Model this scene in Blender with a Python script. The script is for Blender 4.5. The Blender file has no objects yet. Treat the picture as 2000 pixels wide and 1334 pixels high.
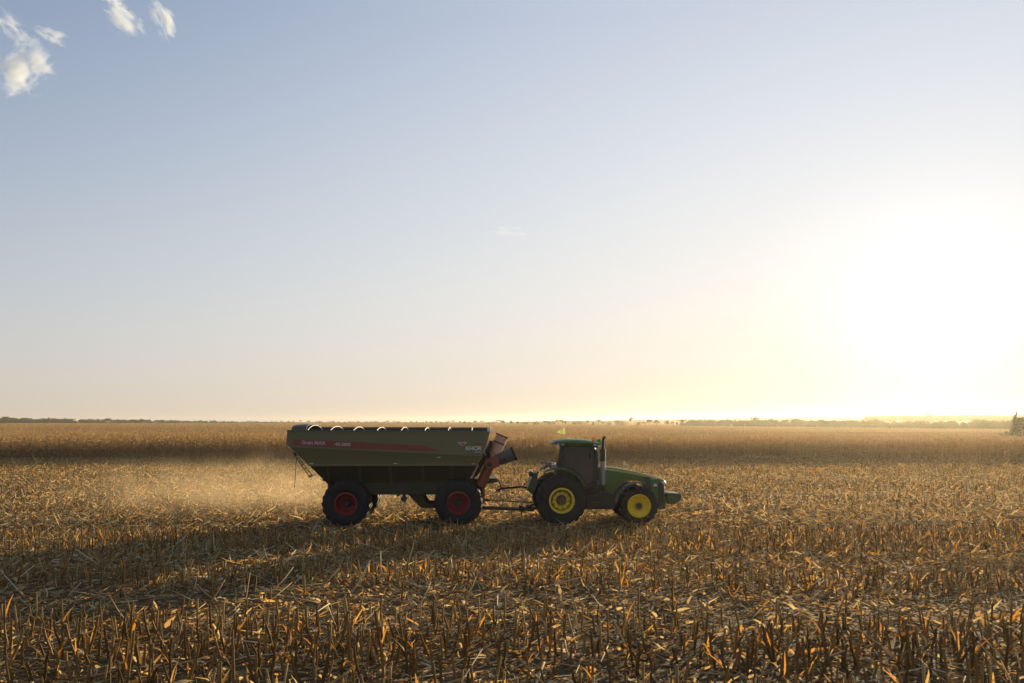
import bpy, math, random
import numpy as np
from mathutils import Vector, Matrix

R = math.radians
rng = np.random.default_rng(7)
random.seed(7)
sc = bpy.context.scene
COL = sc.collection

# ------------------------------------------------------------------ camera
CAMZ = 3.92
F = 1555.0                      # focal length in photo pixels (28 mm on a 36 mm frame)
cam_d = bpy.data.cameras.new("camera")
cam_d.sensor_width = 36.0
cam_d.lens = 36.0 * F / 2000.0
cam_d.shift_y = (822 - 667) / 2000.0
cam_d.clip_start = 0.1
cam_d.clip_end = 20000
cam = bpy.data.objects.new("camera", cam_d)
cam.location = (0, 0, CAMZ)
cam.rotation_euler = (R(90), 0, 0)
COL.objects.link(cam)
sc.camera = cam

# ------------------------------------------------------------------ light
SUN_AZ, SUN_EL = R(28.0), R(6.1)
w = bpy.data.worlds.new("World")
sc.world = w
w.use_nodes = True
nt = w.node_tree
nt.nodes.clear()
sky = nt.nodes.new("ShaderNodeTexSky")
sky.sky_type = 'NISHITA'
sky.sun_disc = False
sky.sun_elevation = SUN_EL
sky.sun_rotation = SUN_AZ
sky.altitude = 400
sky.air_density = 1.0
sky.dust_density = 1.2
sky.ozone_density = 1.0
bg = nt.nodes.new("ShaderNodeBackground")
bg.inputs[1].default_value = 0.12
wo = nt.nodes.new("ShaderNodeOutputWorld")
EXPO = 0.9
SKY_P = 0.05


def wmath(op, a, b=None):
    n_ = nt.nodes.new("ShaderNodeMath")
    n_.operation = op
    for k_, q_ in enumerate((a, b)):
        if q_ is None:
            continue
        if isinstance(q_, (int, float)):
            n_.inputs[k_].default_value = q_
        else:
            nt.links.new(q_, n_.inputs[k_])
    return n_.outputs[0]


# camera-like response of the sky: soft highlights, cooler aloft, brighter towards the sun
wtc = nt.nodes.new("ShaderNodeTexCoord")
wsp = nt.nodes.new("ShaderNodeSeparateXYZ")
nt.links.new(wtc.outputs["Generated"], wsp.inputs[0])
wdt = nt.nodes.new("ShaderNodeVectorMath")
wdt.operation = 'DOT_PRODUCT'
wdt.inputs[1].default_value = (math.sin(SUN_AZ) * math.cos(SUN_EL), math.cos(SUN_AZ) * math.cos(SUN_EL), math.sin(SUN_EL))
nt.links.new(wtc.outputs["Generated"], wdt.inputs[0])
wsc = nt.nodes.new("ShaderNodeSeparateColor")
nt.links.new(sky.outputs[0], wsc.inputs[0])
wcc = nt.nodes.new("ShaderNodeCombineColor")
zup = wmath('MINIMUM', wmath('MAXIMUM', wsp.outputs[2], 0.0), 0.45)
aur = wmath('POWER', wmath('MAXIMUM', wdt.outputs["Value"], 0.0), 150.0)
hor = wmath('EXPONENT', wmath('MULTIPLY', wmath('MAXIMUM', wsp.outputs[2], 0.0), -8.5))
glow = wmath('MAXIMUM', wdt.outputs["Value"], 0.0)
deep = wmath('MULTIPLY', zup, wmath('SUBTRACT', 1.0, wmath('MAXIMUM', glow, 0.5)))
SKY_C = ((-1.02, .51, .20, -.27, -.47, -2.9), (-.84, .41, .20, -.44, -.385, -2.4), (-.42, .28, .26, -.58, -.33, -1.7))
for ch_i, (cz_i, cg_i, ca_i, ch_h, c0_i, cd_i) in enumerate(SKY_C):
    e_ = wmath('ADD', wmath('MULTIPLY', zup, cz_i), wmath('MULTIPLY', glow, cg_i))
    e_ = wmath('ADD', e_, wmath('MULTIPLY', deep, cd_i))
    e_ = wmath('ADD', e_, wmath('MULTIPLY', hor, ch_h))
    e_ = wmath('ADD', wmath('ADD', e_, wmath('MULTIPLY', aur, ca_i)), c0_i - EXPO * math.log(2) - math.log(.12))
    v_ = wmath('MULTIPLY', wmath('POWER', wsc.outputs[ch_i], SKY_P), wmath('EXPONENT', e_))
    nt.links.new(v_, wcc.inputs[ch_i])
nt.links.new(wcc.outputs[0], bg.inputs[0])
nt.links.new(bg.outputs[0], wo.inputs[0])

sun_d = bpy.data.lights.new("sun", 'SUN')
sun_d.energy = 5.0
sun_d.angle = R(0.5)
sun_d.color = (1.0, 0.80, 0.50)
sun = bpy.data.objects.new("sun", sun_d)
sv = Vector((math.sin(SUN_AZ) * math.cos(SUN_EL), math.cos(SUN_AZ) * math.cos(SUN_EL), math.sin(SUN_EL)))
sun.rotation_euler = sv.to_track_quat('Z', 'Y').to_euler()
sun.location = (60, 100, 40)
COL.objects.link(sun)

sc.view_settings.view_transform = 'Standard'
sc.view_settings.look = 'None'
sc.view_settings.gamma = 1.0
sc.view_settings.exposure = EXPO
sc.render.engine = 'CYCLES'
cy = sc.cycles
cy.max_bounces = 6
cy.diffuse_bounces = 3
cy.glossy_bounces = 2
cy.transmission_bounces = 4
cy.transparent_max_bounces = 8
cy.volume_bounces = 1
cy.volume_step_rate = 0.3
cy.use_denoising = True
cy.denoiser = 'OPENIMAGEDENOISE'
cy.denoising_input_passes = 'RGB_ALBEDO_NORMAL'
cy.denoising_prefilter = 'ACCURATE'
cy.sample_clamp_indirect = 6.0


# ------------------------------------------------------------------ materials
def new_mat(name):
    m = bpy.data.materials.new(name)
    m.use_nodes = True
    m.node_tree.nodes.clear()
    out = m.node_tree.nodes.new("ShaderNodeOutputMaterial")
    return m, m.node_tree, out


def nd(t, kind, **kw):
    n = t.nodes.new(kind)
    for k, v in kw.items():
        setattr(n, k, v)
    return n


def ramp(t, stops, fac=None):
    n = t.nodes.new("ShaderNodeValToRGB")
    e = n.color_ramp.elements
    while len(e) < len(stops):
        e.new(0.5)
    for el, (p_, c) in zip(e, stops):
        el.position = p_
        el.color = (*c, 1.0)
    if fac is not None:
        t.links.new(fac, n.inputs[0])
    return n


def paint(name, col, rough=0.4, metal=0.0, dirt=0.5, dirt_col=(0.16, 0.115, 0.075), scale=3.0, spec=0.5, coat=0.0):
    """Painted or cast surface with field dust lying on it in patches."""
    m, t, out = new_mat(name)
    b = nd(t, "ShaderNodeBsdfPrincipled")
    tc = nd(t, "ShaderNodeTexCoord")
    n1 = nd(t, "ShaderNodeTexNoise")
    n1.inputs["Scale"].default_value = scale
    n1.inputs["Detail"].default_value = 8
    n1.inputs["Roughness"].default_value = 0.65
    t.links.new(tc.outputs["Object"], n1.inputs["Vector"])
    rp = ramp(t, [(0.35, (0, 0, 0)), (0.8, (dirt, dirt, dirt))], n1.outputs[0])
    mx = nd(t, "ShaderNodeMix", data_type='RGBA')
    mx.inputs[6].default_value = (*col, 1)
    mx.inputs[7].default_value = (*dirt_col, 1)
    t.links.new(rp.outputs[0], mx.inputs[0])
    t.links.new(mx.outputs[2], b.inputs["Base Color"])
    rr = ramp(t, [(0.2, (rough * .8,) * 3), (0.9, (min(1, rough * 1.5),) * 3)], n1.outputs[0])
    t.links.new(rr.outputs[0], b.inputs["Roughness"])
    b.inputs["Metallic"].default_value = metal
    b.inputs["Specular IOR Level"].default_value = spec
    b.inputs["Coat Weight"].default_value = coat
    n2 = nd(t, "ShaderNodeTexNoise")
    n2.inputs["Scale"].default_value = 1.7
    n2.inputs["Detail"].default_value = 2
    t.links.new(tc.outputs["Object"], n2.inputs["Vector"])
    bp = nd(t, "ShaderNodeBump")
    bp.inputs["Strength"].default_value = 0.25
    bp.inputs["Distance"].default_value = 0.02
    t.links.new(n2.outputs[0], bp.inputs["Height"])
    t.links.new(bp.outputs[0], b.inputs["Normal"])
    t.links.new(b.outputs[0], out.inputs[0])
    return m


def leafy(name, stops, trans=0.4, tstops=None, gloss=0.08, rough=0.45, solid=None):
    """Thin dry or green plant matter: tone varies from piece to piece and light passes through it."""
    m, t, out = new_mat(name)
    a = nd(t, "ShaderNodeAttribute", attribute_name="tone")
    fr = nd(t, "ShaderNodeMath", operation='FRACT')
    t.links.new(a.outputs["Fac"], fr.inputs[0])
    rp = ramp(t, stops, fr.outputs[0])
    rt = ramp(t, tstops or stops, fr.outputs[0])
    d = nd(t, "ShaderNodeBsdfDiffuse")
    tr = nd(t, "ShaderNodeBsdfTranslucent")
    g = nd(t, "ShaderNodeBsdfGlossy")
    g.inputs["Roughness"].default_value = rough
    t.links.new(rp.outputs[0], d.inputs[0])
    t.links.new(rt.outputs[0], tr.inputs[0])
    m1 = nd(t, "ShaderNodeMixShader")
    m1.inputs[0].default_value = trans
    if solid is not None:       # pieces whose tone lies above 1 are thin leaf, the rest is solid stem
        mr = nd(t, "ShaderNodeMapRange")
        mr.inputs["From Min"].default_value = 0.99
        mr.inputs["From Max"].default_value = 1.0
        mr.inputs["To Min"].default_value = solid
        mr.inputs["To Max"].default_value = trans
        t.links.new(a.outputs["Fac"], mr.inputs["Value"])
        t.links.new(mr.outputs[0], m1.inputs[0])
    t.links.new(d.outputs[0], m1.inputs[1])
    t.links.new(tr.outputs[0], m1.inputs[2])
    m2 = nd(t, "ShaderNodeMixShader")
    m2.inputs[0].default_value = gloss
    t.links.new(m1.outputs[0], m2.inputs[1])
    t.links.new(g.outputs[0], m2.inputs[2])
    t.links.new(m2.outputs[0], out.inputs[0])
    return m


M = {}
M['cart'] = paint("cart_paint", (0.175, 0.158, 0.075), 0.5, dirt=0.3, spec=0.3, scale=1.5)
M['cart_dark'] = paint("cart_dark_and_shade", (0.05, 0.048, 0.027), 0.6, dirt=0.2, spec=0.3)  # dark frame parts; on the lower hopper it stands in for shade
M['stripe'] = paint("stripe_red", (0.25, 0.045, 0.03), 0.45, dirt=0.25)
M['text_grey'] = paint("lettering_grey", (0.62, 0.60, 0.52), 0.5, dirt=0.1)
M['text_dim'] = paint("lettering_dim", (0.52, 0.36, 0.32), 0.5, dirt=0.1)
M['rubber'] = paint("rubber", (0.018, 0.017, 0.017), 0.7, dirt=0.22, dirt_col=(0.1, 0.075, 0.05), scale=4, spec=0.3)
M['rim_red'] = paint("rim_red", (0.27, 0.018, 0.02), 0.5, dirt=0.2)
M['rim_yellow'] = paint("rim_yellow", (0.88, 0.58, 0.008), 0.45, dirt=0.08)
M['rim_olive'] = paint("rim_olive", (0.86, 0.64, 0.06), 0.5, dirt=0.12)
M['green'] = paint("tractor_green", (0.062, 0.125, 0.018), 0.38, dirt=0.25, spec=0.4)
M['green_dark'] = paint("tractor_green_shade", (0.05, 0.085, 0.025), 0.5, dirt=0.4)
M['black'] = paint("black_plastic", (0.02, 0.019, 0.018), 0.5, dirt=0.2)
M['dark_metal'] = paint("dark_metal", (0.035, 0.03, 0.027), 0.5, metal=0.3, dirt=0.4)
M['grey'] = paint("grey_plastic", (0.10, 0.095, 0.09), 0.5, dirt=0.2)
M['steel'] = paint("muffler_steel", (0.33, 0.29, 0.26), 0.42, metal=0.5, dirt=0.3)
M['rust'] = paint("auger_red", (0.30, 0.065, 0.04), 0.4, dirt=0.3)
M['auger'] = paint("auger_tube", (0.62, 0.34, 0.24), 0.5, metal=0.0, dirt=0.15, coat=0.3)  # pale tone stands in for sunlight on the upper tube
M['spout'] = paint("spout_rubber", (0.13, 0.12, 0.118), 0.5, dirt=0.2)
M['white'] = paint("white_paint", (0.7, 0.66, 0.6), 0.4, dirt=0.2)
M['bow'] = paint("bow_sunlit", (0.72, 0.66, 0.58), 0.4, metal=0.0, dirt=0.1)  # near-white tone takes in the sunlight on the bows
M['tarp'] = paint("tarp", (0.06, 0.058, 0.055), 0.7, dirt=0.3)
M['yellow'] = paint("stripe_yellow", (0.62, 0.50, 0.06), 0.4, dirt=0.1)
M['rib'] = paint("rib_shaded", (0.075, 0.07, 0.038), 0.6, dirt=0.2, spec=0.3)  # cart paint darkened to carry the hopper's shade
M['seat'] = paint("seat_cloth", (0.05, 0.045, 0.04), 0.9, dirt=0.1)


def mat_glass():
    m, t, out = new_mat("tinted_glass")
    tr = nd(t, "ShaderNodeBsdfTransparent")
    tr.inputs[0].default_value = (0.36, 0.36, 0.36, 1)
    g = nd(t, "ShaderNodeBsdfGlossy")
    g.inputs["Roughness"].default_value = 0.08
    g.inputs[0].default_value = (0.8, 0.8, 0.8, 1)
    d = nd(t, "ShaderNodeBsdfDiffuse")
    d.inputs[0].default_value = (0.16, 0.155, 0.15, 1)
    m1 = nd(t, "ShaderNodeMixShader")
    m1.inputs[0].default_value = 0.42
    t.links.new(tr.outputs[0], m1.inputs[1])
    t.links.new(d.outputs[0], m1.inputs[2])
    fr = nd(t, "ShaderNodeFresnel")
    m2 = nd(t, "ShaderNodeMixShader")
    t.links.new(fr.outputs[0], m2.inputs[0])
    t.links.new(m1.outputs[0], m2.inputs[1])
    t.links.new(g.outputs[0], m2.inputs[2])
    t.links.new(m2.outputs[0], out.inputs[0])
    return m


def mat_thin(name, col, tcol, trans=0.6):
    m, t, out = new_mat(name)
    d = nd(t, "ShaderNodeBsdfDiffuse")
    d.inputs[0].default_value = (*col, 1)
    tr = nd(t, "ShaderNodeBsdfTranslucent")
    tr.inputs[0].default_value = (*tcol, 1)
    m1 = nd(t, "ShaderNodeMixShader")
    m1.inputs[0].default_value = trans
    t.links.new(d.outputs[0], m1.inputs[1])
    t.links.new(tr.outputs[0], m1.inputs[2])
    t.links.new(m1.outputs[0], out.inputs[0])
    return m


M['glass'] = mat_glass()
M['lamp'] = paint("lamp_glass", (0.6, 0.6, 0.58), 0.15, dirt=0.05)
M['amber'] = mat_thin("amber_lens", (0.7, 0.22, 0.03), (0.9, 0.3, 0.04), 0.6)
M['flag'] = mat_thin("flag_cloth", (0.80, 0.80, 0.42), (0.86, 0.85, 0.50), 0.5)
M['sheet'] = mat_thin("tarp_window", (0.75, 0.66, 0.25), (0.95, 0.85, 0.4), 0.6)
M['dome'] = mat_thin("dome_plastic", (0.12, 0.3, 0.06), (0.25, 0.5, 0.12), 0.35)

M['stalk'] = leafy("dry_stalk", [(0.0, (0.10, 0.056, 0.017)), (0.35, (0.19, 0.108, 0.032)), (0.7, (0.28, 0.16, 0.045)), (1.0, (0.42, 0.29, 0.13))],
                   0.45, [(0.0, (0.55, 0.19, 0.02)), (0.5, (0.70, 0.31, 0.04)), (1.0, (0.75, 0.48, 0.15))], gloss=0.018, rough=.55, solid=0.06)
M['leaf'] = leafy("dry_leaf", [(0.0, (0.22, 0.125, 0.04)), (0.3, (0.34, 0.20, 0.07)), (0.65, (0.44, 0.29, 0.12)), (1.0, (0.56, 0.44, 0.27))],
                  0.45, [(0.0, (0.62, 0.22, 0.025)), (0.5, (0.74, 0.34, 0.05)), (1.0, (0.78, 0.56, 0.22))], gloss=0.018, rough=.55)
M['litter'] = leafy("dry_litter", [(0.0, (0.075, 0.048, 0.018)), (0.4, (0.18, 0.122, 0.05)), (0.75, (0.38, 0.28, 0.13)), (1.0, (0.64, 0.53, 0.33))],
                    0.42, [(0.0, (0.62, 0.28, 0.05)), (1.0, (0.78, 0.58, 0.27))], gloss=0.018, rough=.55, solid=0.08)
M['corn'] = leafy("dry_corn", [(0.0, (0.165, 0.11, 0.048)), (0.5, (0.28, 0.19, 0.088)), (1.0, (0.46, 0.35, 0.19))],
                  0.5, [(0.0, (0.36, 0.19, 0.06)), (0.6, (0.50, 0.29, 0.10)), (1.0, (0.68, 0.48, 0.22))], gloss=0.04)
M['crop'] = leafy("ripe_crop", [(0.0, (0.28, 0.165, 0.065)), (1.0, (0.38, 0.24, 0.10))],
                  0.5, [(0.0, (0.46, 0.25, 0.08)), (1.0, (0.55, 0.32, 0.11))], gloss=0.03)
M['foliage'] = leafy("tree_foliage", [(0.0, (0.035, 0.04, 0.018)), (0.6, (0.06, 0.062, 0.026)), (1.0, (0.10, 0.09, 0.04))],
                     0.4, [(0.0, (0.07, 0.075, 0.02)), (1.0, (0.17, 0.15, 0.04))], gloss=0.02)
M['bark'] = paint("bark", (0.09, 0.065, 0.045), 0.9, dirt=0.3)


def mat_soil():
    m, t, out = new_mat("soil")
    b = nd(t, "ShaderNodeBsdfPrincipled")
    tc = nd(t, "ShaderNodeTexCoord")
    mp = nd(t, "ShaderNodeMapping")
    mp.inputs["Scale"].default_value = (0.5, 1.6, 1)
    t.links.new(tc.outputs["Object"], mp.inputs[0])
    n1 = nd(t, "ShaderNodeTexNoise")
    n1.inputs["Scale"].default_value = 3.0
    n1.inputs["Detail"].default_value = 10
    n1.inputs["Roughness"].default_value = 0.75
    t.links.new(mp.outputs[0], n1.inputs["Vector"])
    rp = ramp(t, [(0.3, (0.035, 0.022, 0.010)), (0.5, (0.085, 0.056, 0.025)), (0.7, (0.20, 0.14, 0.065))], n1.outputs[0])
    n2 = nd(t, "ShaderNodeTexNoise")
    n2.inputs["Scale"].default_value = 0.02
    n2.inputs["Detail"].default_value = 4
    t.links.new(tc.outputs["Object"], n2.inputs["Vector"])
    mx = nd(t, "ShaderNodeMix", data_type='RGBA', blend_type='MULTIPLY')
    mx.inputs[0].default_value = 0.6
    rp2 = ramp(t, [(0.3, (0.7, 0.66, 0.62)), (0.7, (1.0, 1.0, 1.0))], n2.outputs[0])
    t.links.new(rp.outputs[0], mx.inputs[6])
    t.links.new(rp2.outputs[0], mx.inputs[7])
    t.links.new(mx.outputs[2], b.inputs["Base Color"])
    b.inputs["Roughness"].default_value = 0.95
    b.inputs["Specular IOR Level"].default_value = 0.1
    n3 = nd(t, "ShaderNodeTexNoise")
    n3.inputs["Scale"].default_value = 9.0
    n3.inputs["Detail"].default_value = 8
    t.links.new(tc.outputs["Object"], n3.inputs["Vector"])
    bp = nd(t, "ShaderNodeBump")
    bp.inputs["Strength"].default_value = 0.8
    bp.inputs["Distance"].default_value = 0.08
    t.links.new(n3.outputs[0], bp.inputs["Height"])
    t.links.new(bp.outputs[0], b.inputs["Normal"])
    t.links.new(b.outputs[0], out.inputs[0])
    return m


M['soil'] = mat_soil()


def mat_cropsheet():
    m, t, out = new_mat("ripe_crop_mass")
    tc = nd(t, "ShaderNodeTexCoord")
    mp = nd(t, "ShaderNodeMapping")
    mp.inputs["Scale"].default_value = (0.004, 0.05, 0.05)
    t.links.new(tc.outputs["Object"], mp.inputs[0])
    n1 = nd(t, "ShaderNodeTexNoise")
    n1.inputs["Scale"].default_value = 1.0
    n1.inputs["Detail"].default_value = 6
    t.links.new(mp.outputs[0], n1.inputs["Vector"])
    rp = ramp(t, [(0.3, (0.27, 0.155, 0.06)), (0.7, (0.40, 0.245, 0.10))], n1.outputs[0])
    d = nd(t, "ShaderNodeBsdfDiffuse")
    t.links.new(rp.outputs[0], d.inputs[0])
    t.links.new(d.outputs[0], out.inputs[0])
    return m


M['cropsheet'] = mat_cropsheet()


# ------------------------------------------------------------------ mesh building
def tag(o, label=None, cat=None, group=None, kind=None):
    if label: o['label'] = label
    if cat: o['category'] = cat
    if group: o['group'] = group
    if kind: o['kind'] = kind
    return o


def link(o, parent=None):
    COL.objects.link(o)
    if parent is not None:
        o.parent = parent
    return o


def mesh_np(name, V, Q, mat, tone=None, smooth=False):
    """One mesh object from numpy arrays: V (n,3), Q (m,4) quads."""
    me = bpy.data.meshes.new(name)
    V = np.ascontiguousarray(V, dtype=np.float32)
    Q = np.ascontiguousarray(Q, dtype=np.int32)
    k = Q.shape[1]
    me.vertices.add(len(V))
    me.vertices.foreach_set("co", V.ravel())
    me.loops.add(Q.size)
    me.loops.foreach_set("vertex_index", Q.ravel())
    me.polygons.add(len(Q))
    me.polygons.foreach_set("loop_start", np.arange(0, Q.size, k, dtype=np.int32))
    me.polygons.foreach_set("loop_total", np.full(len(Q), k, dtype=np.int32))
    if smooth:
        me.polygons.foreach_set("use_smooth", np.ones(len(Q), dtype=bool))
    if tone is not None:
        a = me.attributes.new("tone", 'FLOAT', 'POINT')
        a.data.foreach_set("value", np.ascontiguousarray(tone, dtype=np.float32))
    me.update(calc_edges=True)
    me.validate()
    me.materials.append(mat)
    return bpy.data.objects.new(name, me)


OX = [0.0]      # x offset of the vehicle being built


class MB:
    def __init__(s):
        s.v, s.f = [], []

    def add(s, vs, fs):
        n = len(s.v)
        s.v += [tuple(q) for q in vs]
        s.f += [tuple(i + n for i in q) for q in fs]
        return s

    def box(s, x0, x1, y0, y1, z0, z1):
        vs = [(x, y, z) for x in (x0, x1) for y in (y0, y1) for z in (z0, z1)]
        return s.add(vs, [(0, 1, 3, 2), (4, 6, 7, 5), (0, 4, 5, 1), (2, 3, 7, 6), (0, 2, 6, 4), (1, 5, 7, 3)])

    def prism(s, pts, y0, y1):
        """polygon of (x, z) pushed from y0 to y1"""
        n = len(pts)
        vs = [(x, y0, z) for x, z in pts] + [(x, y1, z) for x, z in pts]
        fs = [tuple(range(n)), tuple(range(2 * n - 1, n - 1, -1))]
        fs += [(i, i + n, (i + 1) % n + n, (i + 1) % n) for i in range(n)]
        return s.add(vs, fs)

    def tube(s, pts, r, n=8, caps=True):
        """round tube along points; r a number or one radius per point"""
        pts = [Vector(q) for q in pts]
        rr = r if isinstance(r, (list, tuple)) else [r] * len(pts)
        base = len(s.v)
        up = None
        for i, q in enumerate(pts):
            d = (pts[min(i + 1, len(pts) - 1)] - pts[max(i - 1, 0)]).normalized()
            if up is None:
                up = Vector((0, 0, 1)) if abs(d.z) < 0.9 else Vector((1, 0, 0))
            a = d.cross(up).normalized()
            b = a.cross(d).normalized()
            up = b
            for k in range(n):
                t = 2 * math.pi * k / n
                s.v.append(tuple(q + (a * math.cos(t) + b * math.sin(t)) * rr[i]))
        for i in range(len(pts) - 1):
            for k in range(n):
                s.f.append((base + i * n + k, base + i * n + (k + 1) % n, base + (i + 1) * n + (k + 1) % n, base + (i + 1) * n + k))
        if caps:
            s.f.append(tuple(base + k for k in range(n))[::-1])
            m = base + (len(pts) - 1) * n
            s.f.append(tuple(m + k for k in range(n)))
        return s

    def lathe(s, cx, cz, prof, n=48, a0=0.0, a1=2 * math.pi):
        """(r, y) profile turned about the y axis through (cx, cz)"""
        full = abs(a1 - a0 - 2 * math.pi) < 1e-6
        base = len(s.v)
        m = n if full else n + 1
        for i in range(m):
            t = a0 + (a1 - a0) * i / n
            for r_, y in prof:
                s.v.append((cx + r_ * math.cos(t), y, cz + r_ * math.sin(t)))
        k = len(prof)
        for i in range(n):
            j = (i + 1) % m
            for q in range(k - 1):
                s.f.append((base + i * k + q, base + j * k + q, base + j * k + q + 1, base + i * k + q + 1))
        return s

    def ring(s, cx, cz, r0, r1, y0, y1, n=32):
        return s.lathe(cx, cz, [(r0, y0), (r1, y0), (r1, y1), (r0, y1), (r0, y0)], n)

    def disc(s, cx, cz, r_, y0, y1, n=24):
        return s.lathe(cx, cz, [(0.001, y0), (r_, y0), (r_, y1), (0.001, y1)], n)

    def ball(s, c, r_, n=10, sq=(1, 1, 1)):
        base = len(s.v)
        for i in range(n + 1):
            a = math.pi * i / n
            for k in range(n):
                b = 2 * math.pi * k / n
                s.v.append((c[0] + r_ * sq[0] * math.sin(a) * math.cos(b), c[1] + r_ * sq[1] * math.sin(a) * math.sin(b), c[2] + r_ * sq[2] * math.cos(a)))
        for i in range(n):
            for k in range(n):
                s.f.append((base + i * n + k, base + (i + 1) * n + k, base + (i + 1) * n + (k + 1) % n, base + i * n + (k + 1) % n))
        return s

    def loft(s, secs, caps=True, closed=True):
        base = len(s.v)
        k = len(secs[0])
        for q in secs:
            s.v += [tuple(v) for v in q]
        for i in range(len(secs) - 1):
            for j in range(k if closed else k - 1):
                s.f.append((base + i * k + j, base + i * k + (j + 1) % k, base + (i + 1) * k + (j + 1) % k, base + (i + 1) * k + j))
        if caps:
            s.f.append(tuple(base + j for j in range(k))[::-1])
            m = base + (len(secs) - 1) * k
            s.f.append(tuple(m + j for j in range(k)))
        return s

    def mirror_y(s):
        n = len(s.v)
        s.v += [(x, -y, z) for x, y, z in s.v]
        s.f += [tuple(i + n for i in q)[::-1] for q in s.f]
        return s

    def build(s, name, mat, parent=None, smooth=35, bevel=0.0):
        me = bpy.data.meshes.new(name)
        me.from_pydata([(x - OX[0], y, z) for x, y, z in s.v], [], s.f)
        me.update()
        import bmesh
        bm = bmesh.new()
        bm.from_mesh(me)
        bmesh.ops.recalc_face_normals(bm, faces=bm.faces)
        bm.to_mesh(me)
        bm.free()
        me.materials.append(mat)
        if smooth:
            me.polygons.foreach_set("use_smooth", [True] * len(me.polygons))
            me.set_sharp_from_angle(angle=R(smooth))
        o = bpy.data.objects.new(name, me)
        link(o, parent)
        if bevel:
            b = o.modifiers.new("bevel", 'BEVEL')
            b.width = bevel
            b.segments = 2
            b.limit_method = 'ANGLE'
            b.angle_limit = R(40)
        return o


def text_into(mb, s, x0, x1, z0, h, y, fat=0.02, slope=0.0):
    """lettering standing on the plane y, facing the near side"""
    cu = bpy.data.curves.new("lettering", 'FONT')
    cu.body = s
    cu.offset = fat
    cu.extrude = 0.01
    o = bpy.data.objects.new("lettering", cu)
    COL.objects.link(o)
    dg = bpy.context.evaluated_depsgraph_get()
    me = bpy.data.meshes.new_from_object(o.evaluated_get(dg))
    vs = [v.co.copy() for v in me.vertices]
    fs = [tuple(q.vertices) for q in me.polygons]
    ax, bx = min(v.x for v in vs), max(v.x for v in vs)
    az, bz = min(v.y for v in vs), max(v.y for v in vs)
    out = []
    for v in vs:
        x = x0 + (v.x - ax) / (bx - ax) * (x1 - x0)
        out.append((x, y - v.z * 0.3, z0 + (v.y - az) / (bz - az) * h + slope * (x - x0)))
    mb.add(out, fs)
    bpy.data.objects.remove(o)
    bpy.data.curves.remove(cu)
    bpy.data.meshes.remove(me)


# ------------------------------------------------------------------ terrain
def H(x, y):
    """ground height: falls gently from the camera to the lane the vehicles drive on, level beyond"""
    x = np.asarray(x, dtype=float)
    y = np.asarray(y, dtype=float)
    t = np.clip(28.5 - y, 0, 40)
    slope = 0.06 * t * t / (t + 2.5)
    und = 0.035 * np.sin(x * 0.35 + 1.3) * np.sin(y * 0.5) + 0.03 * np.sin(x * 0.11 - y * 0.23)
    fade = np.clip((y - 34) / 6, 0, 1) + np.clip((26 - y) / 5, 0, 1)
    return slope + und * np.clip(fade, 0, 1) * np.clip(1.2 - y / 200, 0, 1)


def nonuni(lo, hi, mid, n, power):
    t = np.linspace(-1, 1, n)
    s = np.sign(t) * np.abs(t) ** power
    return np.where(s < 0, mid + s * (mid - lo), mid + s * (hi - mid))


gx = nonuni(-2800, 2800, 0, 161, 3.5)
gy = nonuni(-90, 2300, 20, 201, 3.3)
GX, GY = np.meshgrid(gx, gy)
gv = np.stack([GX.ravel(), GY.ravel(), H(GX, GY).ravel()], 1)
nx = len(gx)
ii = np.arange(len(gy) - 1)[:, None] * nx + np.arange(nx - 1)[None, :]
gq = np.stack([ii, ii + 1, ii + nx + 1, ii + nx], -1).reshape(-1, 4)
ground = link(mesh_np("ground", gv, gq, M['soil'], smooth=True))
tag(ground, "brown harvested field soil under the corn stubble", "ground", kind='structure')

# ------------------------------------------------------------------ vehicles: a frame of their own
YAW = R(2.2)
CY, SY = math.cos(YAW), math.sin(YAW)
V0 = 31.0


def p(px, py, y):
    """a point measured on the photograph, on the vehicle's lengthwise plane at offset y: (x, z) in metres"""
    u = (px - 1000) / F
    x = (u * V0 + u * y * CY + y * SY) / (CY - u * SY)
    d = V0 + x * SY + y * CY
    return x, CAMZ - (py - 822) / F * d


def P(px, py, y):
    x, z = p(px, py, y)
    return (x, y, z)


def poly(pts, y):
    return [p(a, b, y) for a, b in pts]


def vehicle_root(name, x, label, cat):
    o = bpy.data.objects.new(name, None)
    o.location = (x * CY, V0 + x * SY, 0)
    o.rotation_euler = (0, 0, YAW)
    o.empty_display_size = 0.5
    link(o)
    tag(o, label, cat)
    OX[0] = x
    return o


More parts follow.
